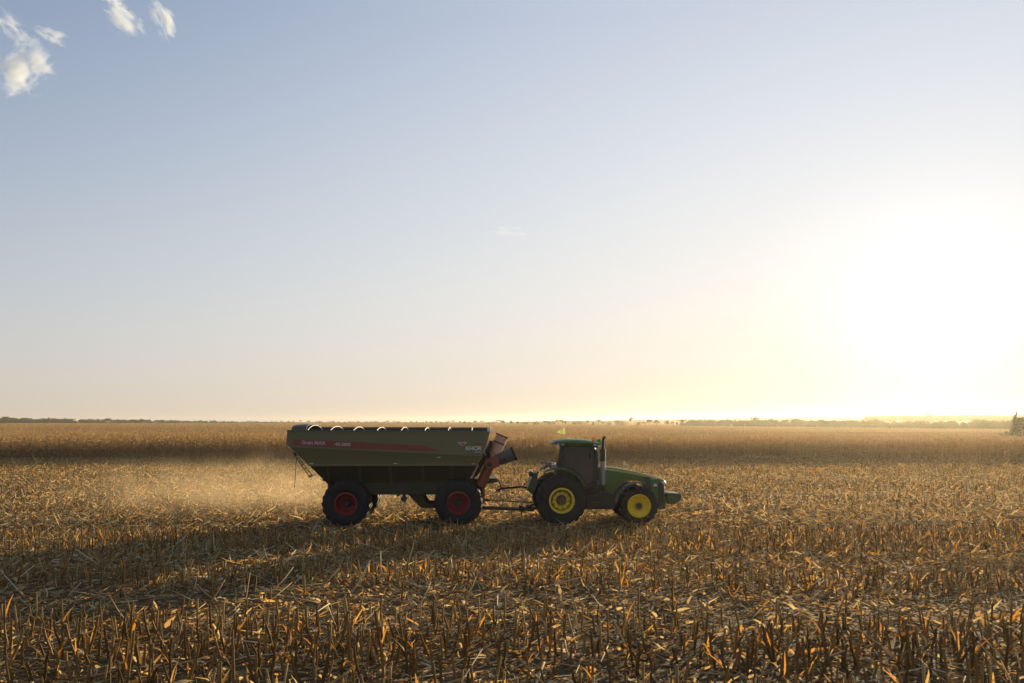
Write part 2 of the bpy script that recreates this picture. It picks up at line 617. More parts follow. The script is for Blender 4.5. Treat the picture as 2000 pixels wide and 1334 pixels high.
def tyre(mb, cx, cz, r, rr, y0, y1, lugs=22, lug=0.045):
    """tyre with rounded shoulders and angled tread bars; y0 is the outer face"""
    s = 1 if y1 > y0 else -1
    w_ = abs(y1 - y0)
    prof = [(rr, 0.10 * w_), (rr + 0.03, 0.05 * w_), (rr + 0.35 * (r - rr), 0.0), (rr + 0.7 * (r - rr), 0.01 * w_), (r - 0.09, 0.05 * w_), (r - 0.05, 0.10 * w_),
            (r - lug, 0.2 * w_), (r - lug + 0.01, 0.5 * w_), (r - lug, 0.8 * w_), (r - 0.05, 0.90 * w_), (r - 0.09, 0.95 * w_), (rr + 0.5 * (r - rr), w_), (rr, 0.9 * w_)]
    mb.lathe(cx, cz, [(a, y0 + s * b) for a, b in prof], 56)
    for k in range(lugs):
        for side in (0, 1):
            a = 2 * math.pi * (k + 0.5 * side) / lugs
            da = 0.30 * math.pi / lugs
            sk = 1.3 * math.pi / lugs
            yo, yi = (0.03 * w_, 0.54 * w_) if side == 0 else (0.97 * w_, 0.46 * w_)
            vs = []
            for yy, aa, dr in ((yo, a, 0.028), (yi, a + sk, 0.0)):
                for ang in (aa - da, aa + da):
                    for q in (r - lug - 0.07, r - dr):
                        vs.append((cx + q * math.cos(ang), y0 + s * yy, cz + q * math.sin(ang)))
            mb.add(vs, [(0, 1, 3, 2), (4, 6, 7, 5), (0, 4, 5, 1), (2, 3, 7, 6), (0, 2, 6, 4), (1, 5, 7, 3)])
            # the bar runs a little way down the sidewall
            vs = []
            for q, yy in ((r - 0.03, yo), (r - 0.20, yo - (0.022 if side == 0 else -0.022))):
                for ang in (a - da, a + da):
                    for off in (0, 0.05 * w_ * (1 if side == 0 else -1)):
                        vs.append((cx + q * math.cos(ang), y0 + s * (yy + off), cz + q * math.sin(ang)))
            mb.add(vs, [(0, 1, 3, 2), (4, 6, 7, 5), (0, 4, 5, 1), (2, 3, 7, 6), (0, 2, 6, 4), (1, 5, 7, 3)])


def wheel(parent, cx, cz, r, rr, y0, y1, rim_mat, style, lugs=22):
    """part: wheel (the tyre mesh) > rim, hub"""
    mb = MB()
    tyre(mb, cx, cz, r, rr, y0, y1, lugs)
    wh = mb.build("wheel", M['rubber'], parent, 40)
    s = 1 if y1 > y0 else -1
    w_ = abs(y1 - y0)
    Y = lambda t: y0 + s * t
    rm = MB()
    if style == 'rear':
        rm.lathe(cx, cz, [(rr + 0.015, Y(.06)), (rr + .01, Y(0.03)), (rr - 0.04, Y(0.02)), (rr - 0.055, Y(0.05)), (rr - 0.075, Y(0.40)), (rr - 0.12, Y(0.50)), (0.315, Y(0.50)), (0.315, Y(0.24)), (0.30, Y(0.22)), (0.215, Y(0.20)), (0.19, Y(0.34)), (0.02, Y(0.34))], 48)
        for k in range(10):
            a = 2 * math.pi * k / 10 + .2
            rm.disc(cx + 0.315 * math.cos(a), cz + 0.315 * math.sin(a), 0.034, Y(0.22), Y(0.5), 10)
        rim = rm.build("rim", rim_mat, wh, 30)
        hb = MB()
        for k in range(10):
            a = 2 * math.pi * k / 10 + .2 + .31
            hb.disc(cx + 0.265 * math.cos(a), cz + 0.265 * math.sin(a), 0.018, Y(0.185), Y(0.215), 8)
        hb.lathe(cx, cz, [(0.185, Y(0.34)), (0.165, Y(0.26)), (0.13, Y(0.25)), (0.10, Y(0.24)), (0.09, Y(0.20)), (0.001, Y(0.20))], 24)
        hb.build("hub", M['rust_hub'], wh, 30)
    elif style == 'front':
        rm.lathe(cx, cz, [(rr + 0.015, Y(.05)), (rr + .01, Y(0.02)), (rr - 0.03, Y(0.01)), (rr - 0.045, Y(0.04)), (rr - 0.07, Y(0.10)), (rr - 0.17, Y(0.15)), (0.20, Y(0.16)), (0.19, Y(0.145)), (0.02, Y(0.145))], 48)
        rim = rm.build("rim", rim_mat, wh, 30)
        hb = MB()
        hb.lathe(cx, cz, [(0.115, Y(0.15)), (0.115, Y(0.06)), (0.09, Y(0.04)), (0.001, Y(0.04))], 24)
        for k in range(10):
            a = 2 * math.pi * k / 10
            hb.disc(cx + 0.155 * math.cos(a), cz + 0.155 * math.sin(a), 0.016, Y(0.115), Y(0.15), 8)
        hb.build("hub", M['dark_metal'], wh, 30)
    else:
        rm.lathe(cx, cz, [(rr + 0.015, Y(.06)), (rr + .01, Y(0.03)), (rr - 0.03, Y(0.02)), (rr - 0.05, Y(0.05)), (rr - 0.07, Y(0.30)), (rr - 0.12, Y(0.44)), (0.22, Y(0.46)), (0.02, Y(0.46))], 48)
        rim = rm.build("rim", rim_mat, wh, 30)
        hb = MB()
        hb.lathe(cx, cz, [(0.14, Y(0.46)), (0.14, Y(0.3)), (0.11, Y(0.26)), (0.001, Y(0.26))], 24)
        for k in range(8):
            a = 2 * math.pi * k / 8
            hb.disc(cx + 0.18 * math.cos(a), cz + 0.18 * math.sin(a), 0.02, Y(0.42), Y(0.46), 8)
        hb.build("hub", M['dark_metal'], wh, 30)
    return wh


M['rust_hub'] = paint("hub_brown", (0.13, 0.085, 0.04), 0.6, dirt=0.4)

# ================================================================== TRACTOR
rx, rz = p(1097.5, 981, -1.35)
fx, fz = p(1248.5, 991, -1.25)
tr = vehicle_root("tractor", rx, "green tractor with yellow wheel rims and a dark cab pulling the grain cart", "tractor")
RR_, FR_ = 0.965, 0.745
for sgn in (-1, 1):
    wheel(tr, rx, RR_ - 0.03, RR_, 0.47, sgn * 1.38, sgn * 0.72, M['rim_yellow'] if sgn > 0 else M['rim_olive'], 'rear', 20)
    wheel(tr, fx, FR_ - 0.03, FR_, 0.435, sgn * 1.28, sgn * 0.74, M['rim_yellow'], 'front', 18)

# hood: sections from the cab to the nose
st = [(1160, 911, 978, .44), (1175, 911, 978, .45), (1195, 912.5, 972, .46), (1203, 913.5, 955, .46), (1215, 915.5, 943, .46), (1230, 918.5, 938, .46), (1246, 922, 939, .46),
      (1258, 925, 946, .45), (1266, 927, 956, .44), (1275, 929.5, 985, .43), (1284, 932.5, 990, .41)]


def section(px, pt, pb, hw):
    x, zt = p(px, pt, -.3)
    _, zb = p(px, pb, -.4)
    half = [(hw * .97, zb), (hw, zb + .3 * (zt - zb)), (hw * .985, zt - .17), (hw * .93, zt - .075), (hw * .78, zt - .022), (hw * .4, zt - .004)]
    pts = [(x, -a, b) for a, b in half] + [(x, a, b) for a, b in half[::-1]]
    return pts


hood = MB().loft([section(*q) for q in st]).build("hood", M['green'], tr, 50)
# nose: black grille under a green cap
x0, zt0 = p(1284, 932.5, -.3)
nose = MB()
nose.loft([section(1284.01, 932.6, 941, .405), section(1292, 934.5, 942, .385), section(1298, 937, 944, .33), section(1301.5, 941, 948, .25)])
nose.build("hood_nose", M['green'], tr, 50)
g = MB()
g.loft([section(1284.2, 941.5, 990, .40), section(1292, 942.5, 986, .36), section(1297, 945, 975, .30), section(1299.5, 949, 962, .22)])
gr = g.build("grille", M['black'], tr, 40)
for sgn in (-1, 1):
    hl = MB()
    a = [P(1290, 939.5, sgn * .40), P(1299, 942, sgn * .345), P(1300, 948, sgn * .33), P(1296, 946, sgn * .375)]
    b = [(x, y * .8, z) for x, y, z in a]
    hl.loft([a, b])
    hl.build("headlight", M['lamp'], tr, 0)
# side vent, stripe, lettering and decal on both flanks
for sgn in (-1, 1):
    y_ = sgn * .463
    vt = MB().prism(poly([(1257, 930), (1268.5, 932), (1272, 958), (1265, 955), (1259.5, 946)], y_), y_, y_ * .98)
    vt = vt.build("side_vent", M['black'], tr, 0)
    sl = MB()
    for k in range(5):
        sl.tube([P(1257.5 + k * 2.4, 931, sgn * .468), P(1263 + k * 2.2, 953 + k, sgn * .468)], .008, 5)
    sl.tube([P(1258, 940, sgn * .468), P(1270, 944, sgn * .468)], .008, 5)
    sl.build("vent_bars", M['green_dark'], vt, 0)
    top = [(1182, 915.5), (1200, 917), (1220, 920), (1240, 923.8), (1262, 928.7), (1284, 933.6)]
    bot = [(1284, 934.8), (1262, 931.3), (1240, 927), (1220, 923.2), (1200, 920), (1182, 918.3)]
    stp = MB().prism(poly(top + bot, sgn * .466), sgn * .468, sgn * .44)
    stp.build("hood_stripe", M['yellow'], tr, 0)
lt = MB()
xa, za = p(1182.5, 918.0, -.47)
xb, _ = p(1200, 918, -.47)
text_into(lt, "JOHN DEERE", xa, xb, za - .012, .045, -.470, slope=-.08)
lt.build("lettering", M['text_grey'], tr, 0)
lt = MB()
xa, za = p(1271, 935.4, -.44)
xb, _ = p(1283, 936, -.44)
text_into(lt, "8345R", xa, xb, za - .005, .04, -.442, slope=-.09)
lt.build("lettering", M['text_grey'], tr, 0)
dx, dz = p(1280, 947.5, -.43)
MB().box(dx - .065, dx + .065, -.446, -.41, dz - .05, dz + .05).build("decal", M['grey_light'] if 'grey_light' in M else M['text_grey'], tr, 0)

# chassis and engine block, tank, steps
ch = MB()
ch.prism(poly([(1108, 950), (1168, 940), (1205, 950), (1215, 965), (1215, 992), (1108, 995)], -.4), -.38, .38)
ch.prism(poly([(1215, 968), (1290, 972), (1290, 994), (1215, 990)], -.3), -.28, .28)
ch.tube([(fx, -.9, FR_), (fx, .9, FR_)], .12, 10)
ch.tube([(rx, -.9, RR_), (rx, .9, RR_)], .16, 10)
ch.build("chassis", M['black'], tr, 30, .01)
tk = MB().prism(poly([(1143, 962), (1166, 958), (1200, 966), (1206, 980), (1201, 994), (1146, 995)], -.9), -.98, -.42)
tk.build("fuel_tank", M['black'], tr, 30, .04)
tk = MB().prism(poly([(1143, 962), (1166, 958), (1200, 966), (1206, 980), (1201, 994), (1146, 995)], -.9), .42, .98)
tk.build("fuel_tank", M['black'], tr, 30, .04)
stp = MB()
for k, (a, b) in enumerate(((1146, 1170), (1148, 1170), (1150, 1171))):
    xa, za = p(a, 956 + k * 13, -1.05)
    xb, _ = p(b, 960, -1.05)
    stp.box(xa, xb, -1.18, -.95, za - .02, za + .02)
xa, za = p(1171, 945, -1.05)
stp.tube([(xa, -1.0, za), (xa + .05, -1.0, za - .75)], .02, 6)
stp.build("steps", M['black'], tr, 0)
MB().tube([P(1167.5, 938, -1.0), P(1168.5, 948, -1.0)], .045, 8).build("work_lamp", M['grey'], tr, 30)
for q in ((1160.5, 956), (1165, 956), (1172, 963)):
    MB().ball(P(*q, -1.0), .022, 6).build("reflector", M['lamp'], tr, 0)

# cab: pillars and glass round a seat and wheel
yc = .80
sil = {'rb': (1087, 916), 'rt': (1092.5, 869), 'mb': (1115, 916), 'mt': (1117, 869), 'fb': (1168, 950), 'ft': (1166, 869)}
pil = MB()


def bar(a, b, y, r_):
    pil.tube([P(*a, y), P(*b, y)], r_, 6)


for sgn in (-1, 1):
    y_ = sgn * yc
    pil.prism(poly([(1087, 917), (1094.5, 870), (1101, 870), (1098, 917)], y_), y_, y_ * .9)
    pil.prism(poly([(1163.5, 870), (1167, 870), (1169.5, 950), (1163.5, 950)], y_), y_, y_ * .9)
    pil.prism(poly([(1094, 869), (1167, 869), (1167, 873.5), (1094, 873.5)], y_), y_, y_ * .9)
    pil.prism(poly([(1096, 908), (1116, 912), (1134, 926), (1146, 944), (1165, 944), (1165, 952), (1110, 952), (1087, 917)], y_), y_, y_ * .85)
    pil.tube([P(1158, 873, y_ * 1.01), P(1161, 944, y_ * 1.01)], .015, 6)
x1, z1 = p(1087, 917, -yc)
x2, z2 = p(1168, 917, -yc)
xf, zf = p(1166, 950, -yc)
pil.box(x1 + .05, x2, -yc * .84, yc * .84, zf - .05, zf + .12)
pil.box(x1 + .02, x1 + .16, -yc * .84, yc * .84, zf + .12, z1 + .05)
pil.build("cab_frame", M['black'], tr, 30, .012)
for sgn in (-1, 1):
    y_ = sgn * yc * .96
    gl = MB().prism(poly([(1099, 872), (1165, 872), (1165.5, 945), (1146, 945), (1134, 927), (1116, 913), (1097.5, 909)], y_), y_, y_ * .99)
    gl.build("side_window", M['glass'], tr, 0)
xr, zr = p(1093.5, 873, -yc)
xr2, zr2 = p(1089, 912, -yc)
MB().loft([[(xr, -yc * .88, zr), (xr, yc * .88, zr), (xr + .012, yc * .88, zr), (xr + .012, -yc * .88, zr)], [(xr2, -yc * .88, zr2), (xr2, yc * .88, zr2), (xr2 + .012, yc * .88, zr2), (xr2 + .012, -yc * .88, zr2)]]).build("rear_window", M['glass'], tr, 0)
xr, zr = p(1166.5, 873, -yc)
xr2, zr2 = p(1169, 925, -yc)
MB().loft([[(xr, -yc * .88, zr), (xr, yc * .88, zr), (xr + .012, yc * .88, zr), (xr + .012, -yc * .88, zr)], [(xr2, -yc * .88, zr2), (xr2, yc * .88, zr2), (xr2 + .012, yc * .88, zr2), (xr2 + .012, -yc * .88, zr2)]]).build("windscreen", M['glass'], tr, 0)
se = MB()
sx, sz = p(1122, 922, -.1)
se.box(sx - .25, sx + .28, -.27, .27, sz - .3, sz)
se.loft([[(sx - .28, -.26, sz), (sx - .28, .26, sz), (sx - .14, .26, sz), (sx - .14, -.26, sz)], [(sx - .42, -.22, sz + .62), (sx - .42, .22, sz + .62), (sx - .32, .22, sz + .62), (sx - .32, -.22, sz + .62)]])
se.build("seat", M['seat'], tr, 40, .04)
sw = MB()
cx_, cz_ = p(1148, 908, 0)
pts = []
for k in range(17):
    a = 2 * math.pi * k / 16
    pts.append((cx_ + .10 * math.cos(a) * -1, .2 * math.sin(a), cz_ + .17 * math.cos(a)))
sw.tube(pts, .018, 6)
sw.tube([(cx_, 0, cz_), P(1156, 940, 0)], .04, 6)
sw.build("steering_wheel", M['black'], tr, 40)
# roof
rf = MB()
rst = [(1080.5, 864.5, 867, .70), (1082, 862, 868.5, .82), (1090, 860, 870, .90), (1105, 858.6, 870.5, .93), (1125, 858.3, 870.5, .93), (1145, 859.6, 870.5, .92), (1160, 862.2, 870, .90), (1170, 864.6, 869, .84), (1174.5, 867.2, 868.6, .72)]
secs = []
for px, a, b, hw in rst:
    x, za = p(px, a, -.7)
    _, zb = p(px, b, -.9)
    zm = zb + .55 * (za - zb)
    half = [(hw * .9, zb), (hw * .985, zb + .25 * (za - zb)), (hw, zm), (hw * .94, zb + .82 * (za - zb)), (hw * .75, za), (hw * .3, za + .02)]
    secs.append([(x, -q, z) for q, z in half] + [(x, q, z) for q, z in half[::-1]])
rf.loft(secs)
roof = rf.build("roof", M['green'], tr, 50)
for sgn in (-1, 1):
    for (a, b, w_) in ((1099, 868.3, .07), (1090, 868.2, .055), (1084.5, 867.3, .04), (1162, 869.2, .07)):
        x, z = p(a, b, -.9)
        hw = .90 if a > 1086 else .80
        MB().ball((x, sgn * (hw - .01), z), 1.0, 8, (w_, .03, .03)).build("roof_lamp", M['lamp'], roof, 60)
    MB().ball(P(1169, 871.5, sgn * .62), .05, 8).build("roof_lamp", M['lamp'], roof, 60)
x, z = p(1159, 862.5, -.55)
bc = MB().tube([(x, -.55, z - .06), (x, -.55, z + .02)], .03, 8).tube([(x, -.55, z + .02), (x, -.55, z + .045)], .06, 10).build("beacon_base", M['rust'], roof, 40)
MB().tube([(x, -.55, z + .045), (x, -.55, z + .13), (x, -.55, z + .155)], [.052, .05, .03], 12).build("beacon_lens", M['amber'], bc, 40)
x, z = p(1169.5, 866, -.2)
MB().tube([(x, -.2, z - .08), (x, -.2, z + .09), (x, -.2, z + .14), (x, -.2, z + .165)], [.105, .105, .08, .03], 14).build("receiver_dome", M['dome'], roof, 50)
x, z = p(1112, 859, -.4)
MB().tube([(x, -.4, z - .02), (x - .04, -.4, z + .10)], .012, 5).build("aerial_stub", M['black'], roof, 0)
# exhaust
ye = -.62
ex = MB().tube([P(1177, 946, ye), P(1177.2, 902, ye)], .10, 18)
exo = ex.build("exhaust_muffler", M['steel'], tr, 40)
ex = MB().tube([P(1177.2, 901.5, ye), P(1177.5, 877, ye)], .104, 18)
ex.build("heat_shield", M['black'], exo, 40)
ex = MB().tube([P(1177.6, 878, ye), P(1178, 862, ye), P(1178.6, 857.5, ye), P(1180.2, 854.5, ye), P(1182, 853.2, ye)], [.055, .055, .056, .057, .057], 14)
ex.build("exhaust_pipe", M['black'], exo, 40)
ex = MB().tube([P(1177, 949, ye), P(1177, 955, ye), P(1181, 960, -.4)], .07, 10)
ex.build("exhaust_elbow", M['dark_metal'], exo, 40)
# mirrors
for sgn in (-1, 1):
    y_ = sgn * 1.1
    mr = MB().tube([P(1163, 874, sgn * .8), P(1158, 876, y_), P(1155, 880, y_), P(1154.5, 897, y_)], .016, 6)
    mr.tube([P(1163, 876, sgn * .8), P(1160, 877, y_)], .05, 6)
    mo = mr.build("mirror_arm", M['black'], tr, 40)
    MB().prism(poly([(1147.5, 884), (1154, 884), (1154, 896), (1149.5, 896)], y_), y_, y_ + sgn * .12).build("mirror", M['black'], mo, 0, .02)
# rear fenders
for sgn in (-1, 1):
    fd = MB()
    arc = [(1061.5, 925), (1063, 920.5), (1069, 917), (1078, 914.8), (1092, 914), (1106, 915.8), (1119, 921.5), (1130, 930), (1138, 940), (1143.5, 951)]
    inn = [(1141, 951.5), (1135.5, 941), (1127.5, 932), (1117.5, 924.5), (1105, 919.3), (1092, 917.8), (1079, 918.4), (1071, 920.3), (1066, 923), (1064, 926)]
    fd.prism(poly(arc + inn, -1.15), sgn * 1.18, sgn * .78)
    fo = fd.build("rear_fender", M['green'], tr, 45, .008)
    for (a, b, c, d_) in ((1065.5, 907, 1068, 911), (1073, 910, 1077, 914), (1086, 903, 1090, 906.5)):
        xa, za = p(a, b, -1.0)
        xb, zb = p(c, d_, -1.0)
        lb = MB().box(xa, xb, sgn * 1.05, sgn * .9, zb, za)
        if a < 1070:
            lb.tube([P(1063, 917, sgn * .95), P(1066.5, 909, sgn * .95)], .02, 6)
        elif a > 1080:
            lb.tube([P(1088, 915, sgn * .95), P(1088, 905, sgn * .95)], .02, 6)
        lb.build("tail_lamp", M['black'], fo, 0)
    MB().box(p(1077.5, 908, -1)[0], p(1087, 908, -1)[0], sgn * 1.02, sgn * .85, p(1080, 914.5, -1)[1], p(1080, 907.5, -1)[1]).build("indicator_box", M['steel'], fo, 0, .02)
# front fenders
for sgn in (-1, 1):
    ff = MB()
    secs = []
    for k in range(13):
        a = R(70 + k * 8.5)
        r_ = FR_ + .10
        c, s_ = math.cos(a), math.sin(a)
        secs.append([(fx + r_ * c, sgn * 1.22, FR_ - .03 + r_ * s_), (fx + r_ * c, sgn * .78, FR_ - .03 + r_ * s_), (fx + (r_ + .05) * c, sgn * .78, FR_ - .03 + (r_ + .05) * s_), (fx + (r_ + .05) * c, sgn * 1.22, FR_ - .03 + (r_ + .05) * s_)])
    ff.loft(secs)
    ff.tube([(fx - .3, sgn * 1.0, FR_ + .7), (fx - .2, sgn * .5, FR_ + .3)], .03, 6)
    ff.build("front_fender", M['grey'], tr, 40, .01)
# three point hitch behind
hi = MB()
hi.prism(poly([(1044, 921), (1050, 925), (1048, 948), (1040, 966), (1029, 957), (1035, 938)], -.2), -.42, .42)
hi.build("hitch_plate", M['green_dark'], tr, 30, .02)
hk = MB()
hk.ball(P(1037, 926, -.25), .10, 8)
hk.tube([P(1034, 922, -.25), P(1043, 928, -.25), P(1048, 934, -.25)], .06, 8)
hk.tube([P(1040, 928, -.25), P(1040, 930, .3), P(1052, 922, .3)], .05, 8)
hk.build("hose_coupler", M['dark_metal'], tr, 40)
for sgn in (-1, 1):
    hk = MB().tube([P(1029, 990, sgn * .35), P(1046, 984, sgn * .45), P(1080, 978, sgn * .4)], .045, 6)
    hk.tube([P(1040, 960, sgn * .4), P(1044, 984, sgn * .45)], .03, 6)
    hk.build("lower_link", M['dark_metal'], tr, 40)
hk = MB().tube([P(1026, 993, 0), P(1060, 992, 0), P(1090, 985, 0)], .06, 6)
hk.prism(poly([(1028, 986.5), (1037, 987), (1041, 994), (1044, 995), (1043, 999), (1030, 999), (1030, 996), (1036, 995.5), (1034, 991), (1028, 991)], -.1), -.1, .1)
hk.build("tow_hook", M['dark_metal'], tr, 40)
# front weights
wt = MB().prism(poly([(1303.5, 964), (1306, 962.5), (1327, 964), (1330.5, 966.5), (1331.5, 970), (1330.5, 976.5), (1319, 984.5), (1311, 985.5), (1304.5, 983.5), (1303, 975)], -.45), -.46, .46)
wo_ = wt.build("front_weight", M['green_dark'], tr, 30, .03)
MB().prism(poly([(1306, 971), (1316, 971.5), (1316, 979), (1306, 978.5)], -.46), -.475, -.45).build("weight_plate", M['green_dark'], wo_, 0, .008)
br = MB()
for sgn in (-1, 1):
    br.prism(poly([(1297, 968), (1305, 972), (1299, 990), (1287, 994), (1287, 987), (1294, 985)], -.35), sgn * .33, sgn * .27)
br.box(p(1286, 990, -.3)[0], p(1299, 990, -.3)[0], -.3, .3, p(1290, 994, -.3)[1], p(1290, 988, -.3)[1])
br.build("weight_bracket", M['green_dark'], tr, 30)
# flag on its whip behind the cab
fl = MB().tube([P(1104, 914, .75), P(1104, 870, .75), P(1103.5, 835, .75)], .007, 5)
fo = fl.build("flag_pole", M['black'], tr, 0)
fg = MB()
secs = []
for k, (fxp, fzt, fzb) in enumerate(((1104, 835.8, 848.5), (1101.5, 835.6, 848.3), (1098.5, 836.0, 847.9), (1095.5, 836.4, 847.6), (1093, 838.6, 846.2), (1091, 841.6, 845.2), (1089.2, 843.2, 846.4))):
    x, zt = p(fxp, fzt, .75)
    _, zb = p(fxp, fzb, .75)
    yy = .75 + .07 * math.sin(k * 1.3)
    secs.append([(x, yy, zt), (x, yy + .03, (zt + zb) / 2), (x, yy, zb), (x + .001, yy + .004, zb), (x + .001, yy + .034, (zt + zb) / 2), (x + .001, yy + .004, zt)])
fg.loft(secs)
fg.build("flag", M['flag'], fo, 60)

# ================================================================== GRAIN CART
crx, crz = p(675, 979, -1.6)
cfx, cfz = p(895, 981.5, -1.5)
ct = vehicle_root("grain_cart", (crx + cfx) / 2, "dark olive grain cart with a red stripe and red rims behind the tractor", "grain cart")
CR_ = 0.905
for sgn in (-1, 1):
    wheel(ct, crx, CR_ - .03 + .03 * 0, CR_, 0.41, sgn * 1.62, sgn * .84, M['rim_red'], 'cart', 20)
    wheel(ct, cfx, CR_ - .03, CR_, 0.42, sgn * 1.52, sgn * .74, M['rim_red'], 'cart', 20)

YT = 1.5
rings = []          # (rear px,py , front px,py , half width, plane used to measure)
for (a, b, c, d_, hw) in ((561.5, 839.5, 957.5, 842, YT), (558.5, 866, 950, 868, YT), (567, 874, 940.5, 891, YT), (571, 877.5, 939.5, 894, YT - .035), (603, 909, 931.5, 909, YT - .12)):
    x0_, z0_ = p(a, b, -hw)
    x1_, z1_ = p(c, d_, -hw)
    rings.append([(x0_, -hw, z0_), (x1_, -hw, z1_), (x1_, hw, z1_), (x0_, hw, z0_)])
bd = MB().loft(rings, caps=False)
# inner skin so that the open top shows a thick wall and a dark hopper
inner = []
for q, dx_ in zip(rings, (0.03, 0.05, .08, .08, .1)):
    inner.append([(q[0][0] + dx_, q[0][1] + .03, q[0][2]), (q[1][0] - dx_, q[1][1] + .03, q[1][2]), (q[2][0] - dx_, q[2][1] - .03, q[2][2]), (q[3][0] + dx_, q[3][1] - .03, q[3][2])])
bd.loft(inner, caps=False)
n = len(bd.v)
k = len(rings) * 4
for j in range(4):
    bd.f.append((j, (j + 1) % 4, k + (j + 1) % 4, k + j))
bd.f.append(tuple(k + (len(rings) - 1) * 4 + j for j in range(4)))
body = bd.build("hopper_body", M['cart'], ct, 20)
lg = MB()
xa, za = p(602, 907.3, -1.4)
xb, zb = p(932, 907.3, -1.4)
lg.box(xa, xb, -1.425, -1.38, za - .06, za + .005)
lg.box(xa, xb, 1.38, 1.425, za - .06, za + .005)
lg.build("ledge_rail", M['cart'], ct, 0, .006)
# lower hopper, the shade on its inward slope put into a darker colour
lo = []
for (a, b, c, d_, hw) in ((606, 911, 930.5, 911, 1.34), (640, 945.5, 917, 937, .92), (641, 966, 912, 966, .90)):
    x0_, z0_ = p(a, b, -hw)
    x1_, z1_ = p(c, d_, -hw)
    lo.append([(x0_, -hw, z0_), (x1_, -hw, z1_), (x1_, hw, z1_), (x0_, hw, z0_)])
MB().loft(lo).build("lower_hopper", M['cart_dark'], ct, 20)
for px in (640, 702, 761, 824, 880):
    for sgn in (-1, 1):
        rb = MB()
        a = P(px - 3, 911, sgn * 1.36)
        b = P(px + 3, 911, sgn * 1.36)
        c = P(px + 4.5, 945, sgn * 1.0)
        d_ = P(px + .5, 945, sgn * 1.0)
        rb.loft([[a, b, (b[0], b[1] * .9, b[2]), (a[0], a[1] * .9, a[2])], [d_, c, (c[0], c[1] * .85, c[2]), (d_[0], d_[1] * .85, d_[2])]])
        rb.build("side_rib", M['rib'], ct, 0)
fr = MB()
x0_, z0_ = p(641, 946, -.95)
x1_, z1_ = p(916, 965.5, -.95)
fr.box(x0_, x1_, -.98, -.80, z1_, z0_)
fr.box(x0_, x1_, .80, .98, z1_, z0_)
for (cx_, h_) in ((crx, 1.0), (cfx, 1.0)):
    fr.box(cx_ - .18, cx_ + .18, -.84, .84, z1_ - .35, z1_ + .02)
    fr.tube([(cx_, -.95, CR_ - .03), (cx_, .95, CR_ - .03)], .11, 10)
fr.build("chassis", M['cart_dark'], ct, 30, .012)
for sgn in (-1, 1):
    ub = MB().prism(poly([(796, 965), (821, 990.5), (823, 992.5), (850, 992.5), (850, 984), (835, 984), (832, 980.5), (824, 965)], -.7), sgn * .72, sgn * .62)
    ub.tube([P(840, 988, sgn * .67), P(900, 989, sgn * .67)], .07, 8)
    ub.build("axle_bracket", M['cart_dark'], ct, 30, .01)
dm = MB().tube([P(789, 974, -.95), P(789, 974, .3)], .12, 16).tube([P(789, 968, -.6), P(789, 962, -.6)], .05, 6)
dm.build("air_tank", M['black'], ct, 40)
MB().tube([P(775, 969, -.9), P(780, 966, -.9)], .04, 6).build("valve", M['dark_metal'], ct, 0)

# stripe, lettering, badge on the near flank
top = [(572, 857.5), (620, 859.5), (660, 861.5), (720, 865), (780, 868.3), (828, 870)]
bot = [(859, 881.5), (800, 880), (740, 878), (690, 876.2), (640, 873.8), (600, 871.3), (570, 869.5)]
MB().prism(poly(top + bot, -1.5), -1.506, -1.46).build("side_stripe", M['stripe'], ct, 0)
tx = MB()
xa, za = p(589, 867.8, -1.51)
xb, _ = p(636, 868, -1.51)
text_into(tx, "Grain MAX", xa, xb, za, .145, -1.508, .03, slope=-.035)
tx.build("stripe_lettering", M['text_dim'], ct, 0)
tx = MB()
xa, za = p(653, 871, -1.51)
xb, _ = p(684.5, 868, -1.51)
text_into(tx, "40.000", xa, xb, za, .135, -1.508, .03, slope=-.03)
tx.build("stripe_lettering", M['text_dim'], ct, 0)
tx = MB()
xa, za = p(910, 879.5, -1.51)
xb, _ = p(941, 868, -1.51)
text_into(tx, "KHOR", xa, xb, za, .155, -1.508, .028)
tx.build("lettering", M['text_grey'], ct, 0)
tx = MB()
xa, za = p(926, 884, -1.51)
xb, _ = p(940.5, 868, -1.51)
text_into(tx, "AGRICOLA", xa, xb, za, .042, -1.508, .01)
tx.build("lettering", M['text_grey'], ct, 0)
bg_ = MB().prism(poly([(894, 866), (903, 860.5), (912.5, 866), (903.5, 870.2)], -1.5), -1.506, -1.47)
bgo = bg_.build("badge", M['stripe'], ct, 0)
ch_ = MB()
ch_.tube([P(896, 866.6, -1.51), P(903.5, 869.8, -1.51), P(911, 866.6, -1.51)], .008, 4)
xa, za = p(895.5, 866.2, -1.51)
xb, _ = p(911.5, 868, -1.51)
text_into(ch_, "KUHN", xa, xb, za - .005, .07, -1.509, .02)
ch_.build("badge_lettering", M['text_grey'], bgo, 0)
xa, za = p(928, 868.5, -1.5)
xb, zb = p(947, 865.8, -1.5)
MB().box(xa, xb, -1.506, -1.48, za, zb).build("red_dash", M['stripe'], ct, 0)
for a, b in ((608, 905.5), (772, 905.3), (857, 893.2), (924, 906.2)):
    x, z = p(a, b, -1.43)
    yb = -1.46 if b < 900 else -1.412
    MB().box(x - .065, x + .065, yb, -1.35, z - .014, z + .014).build("reflector_strip", M['text_grey'], ct, 0)

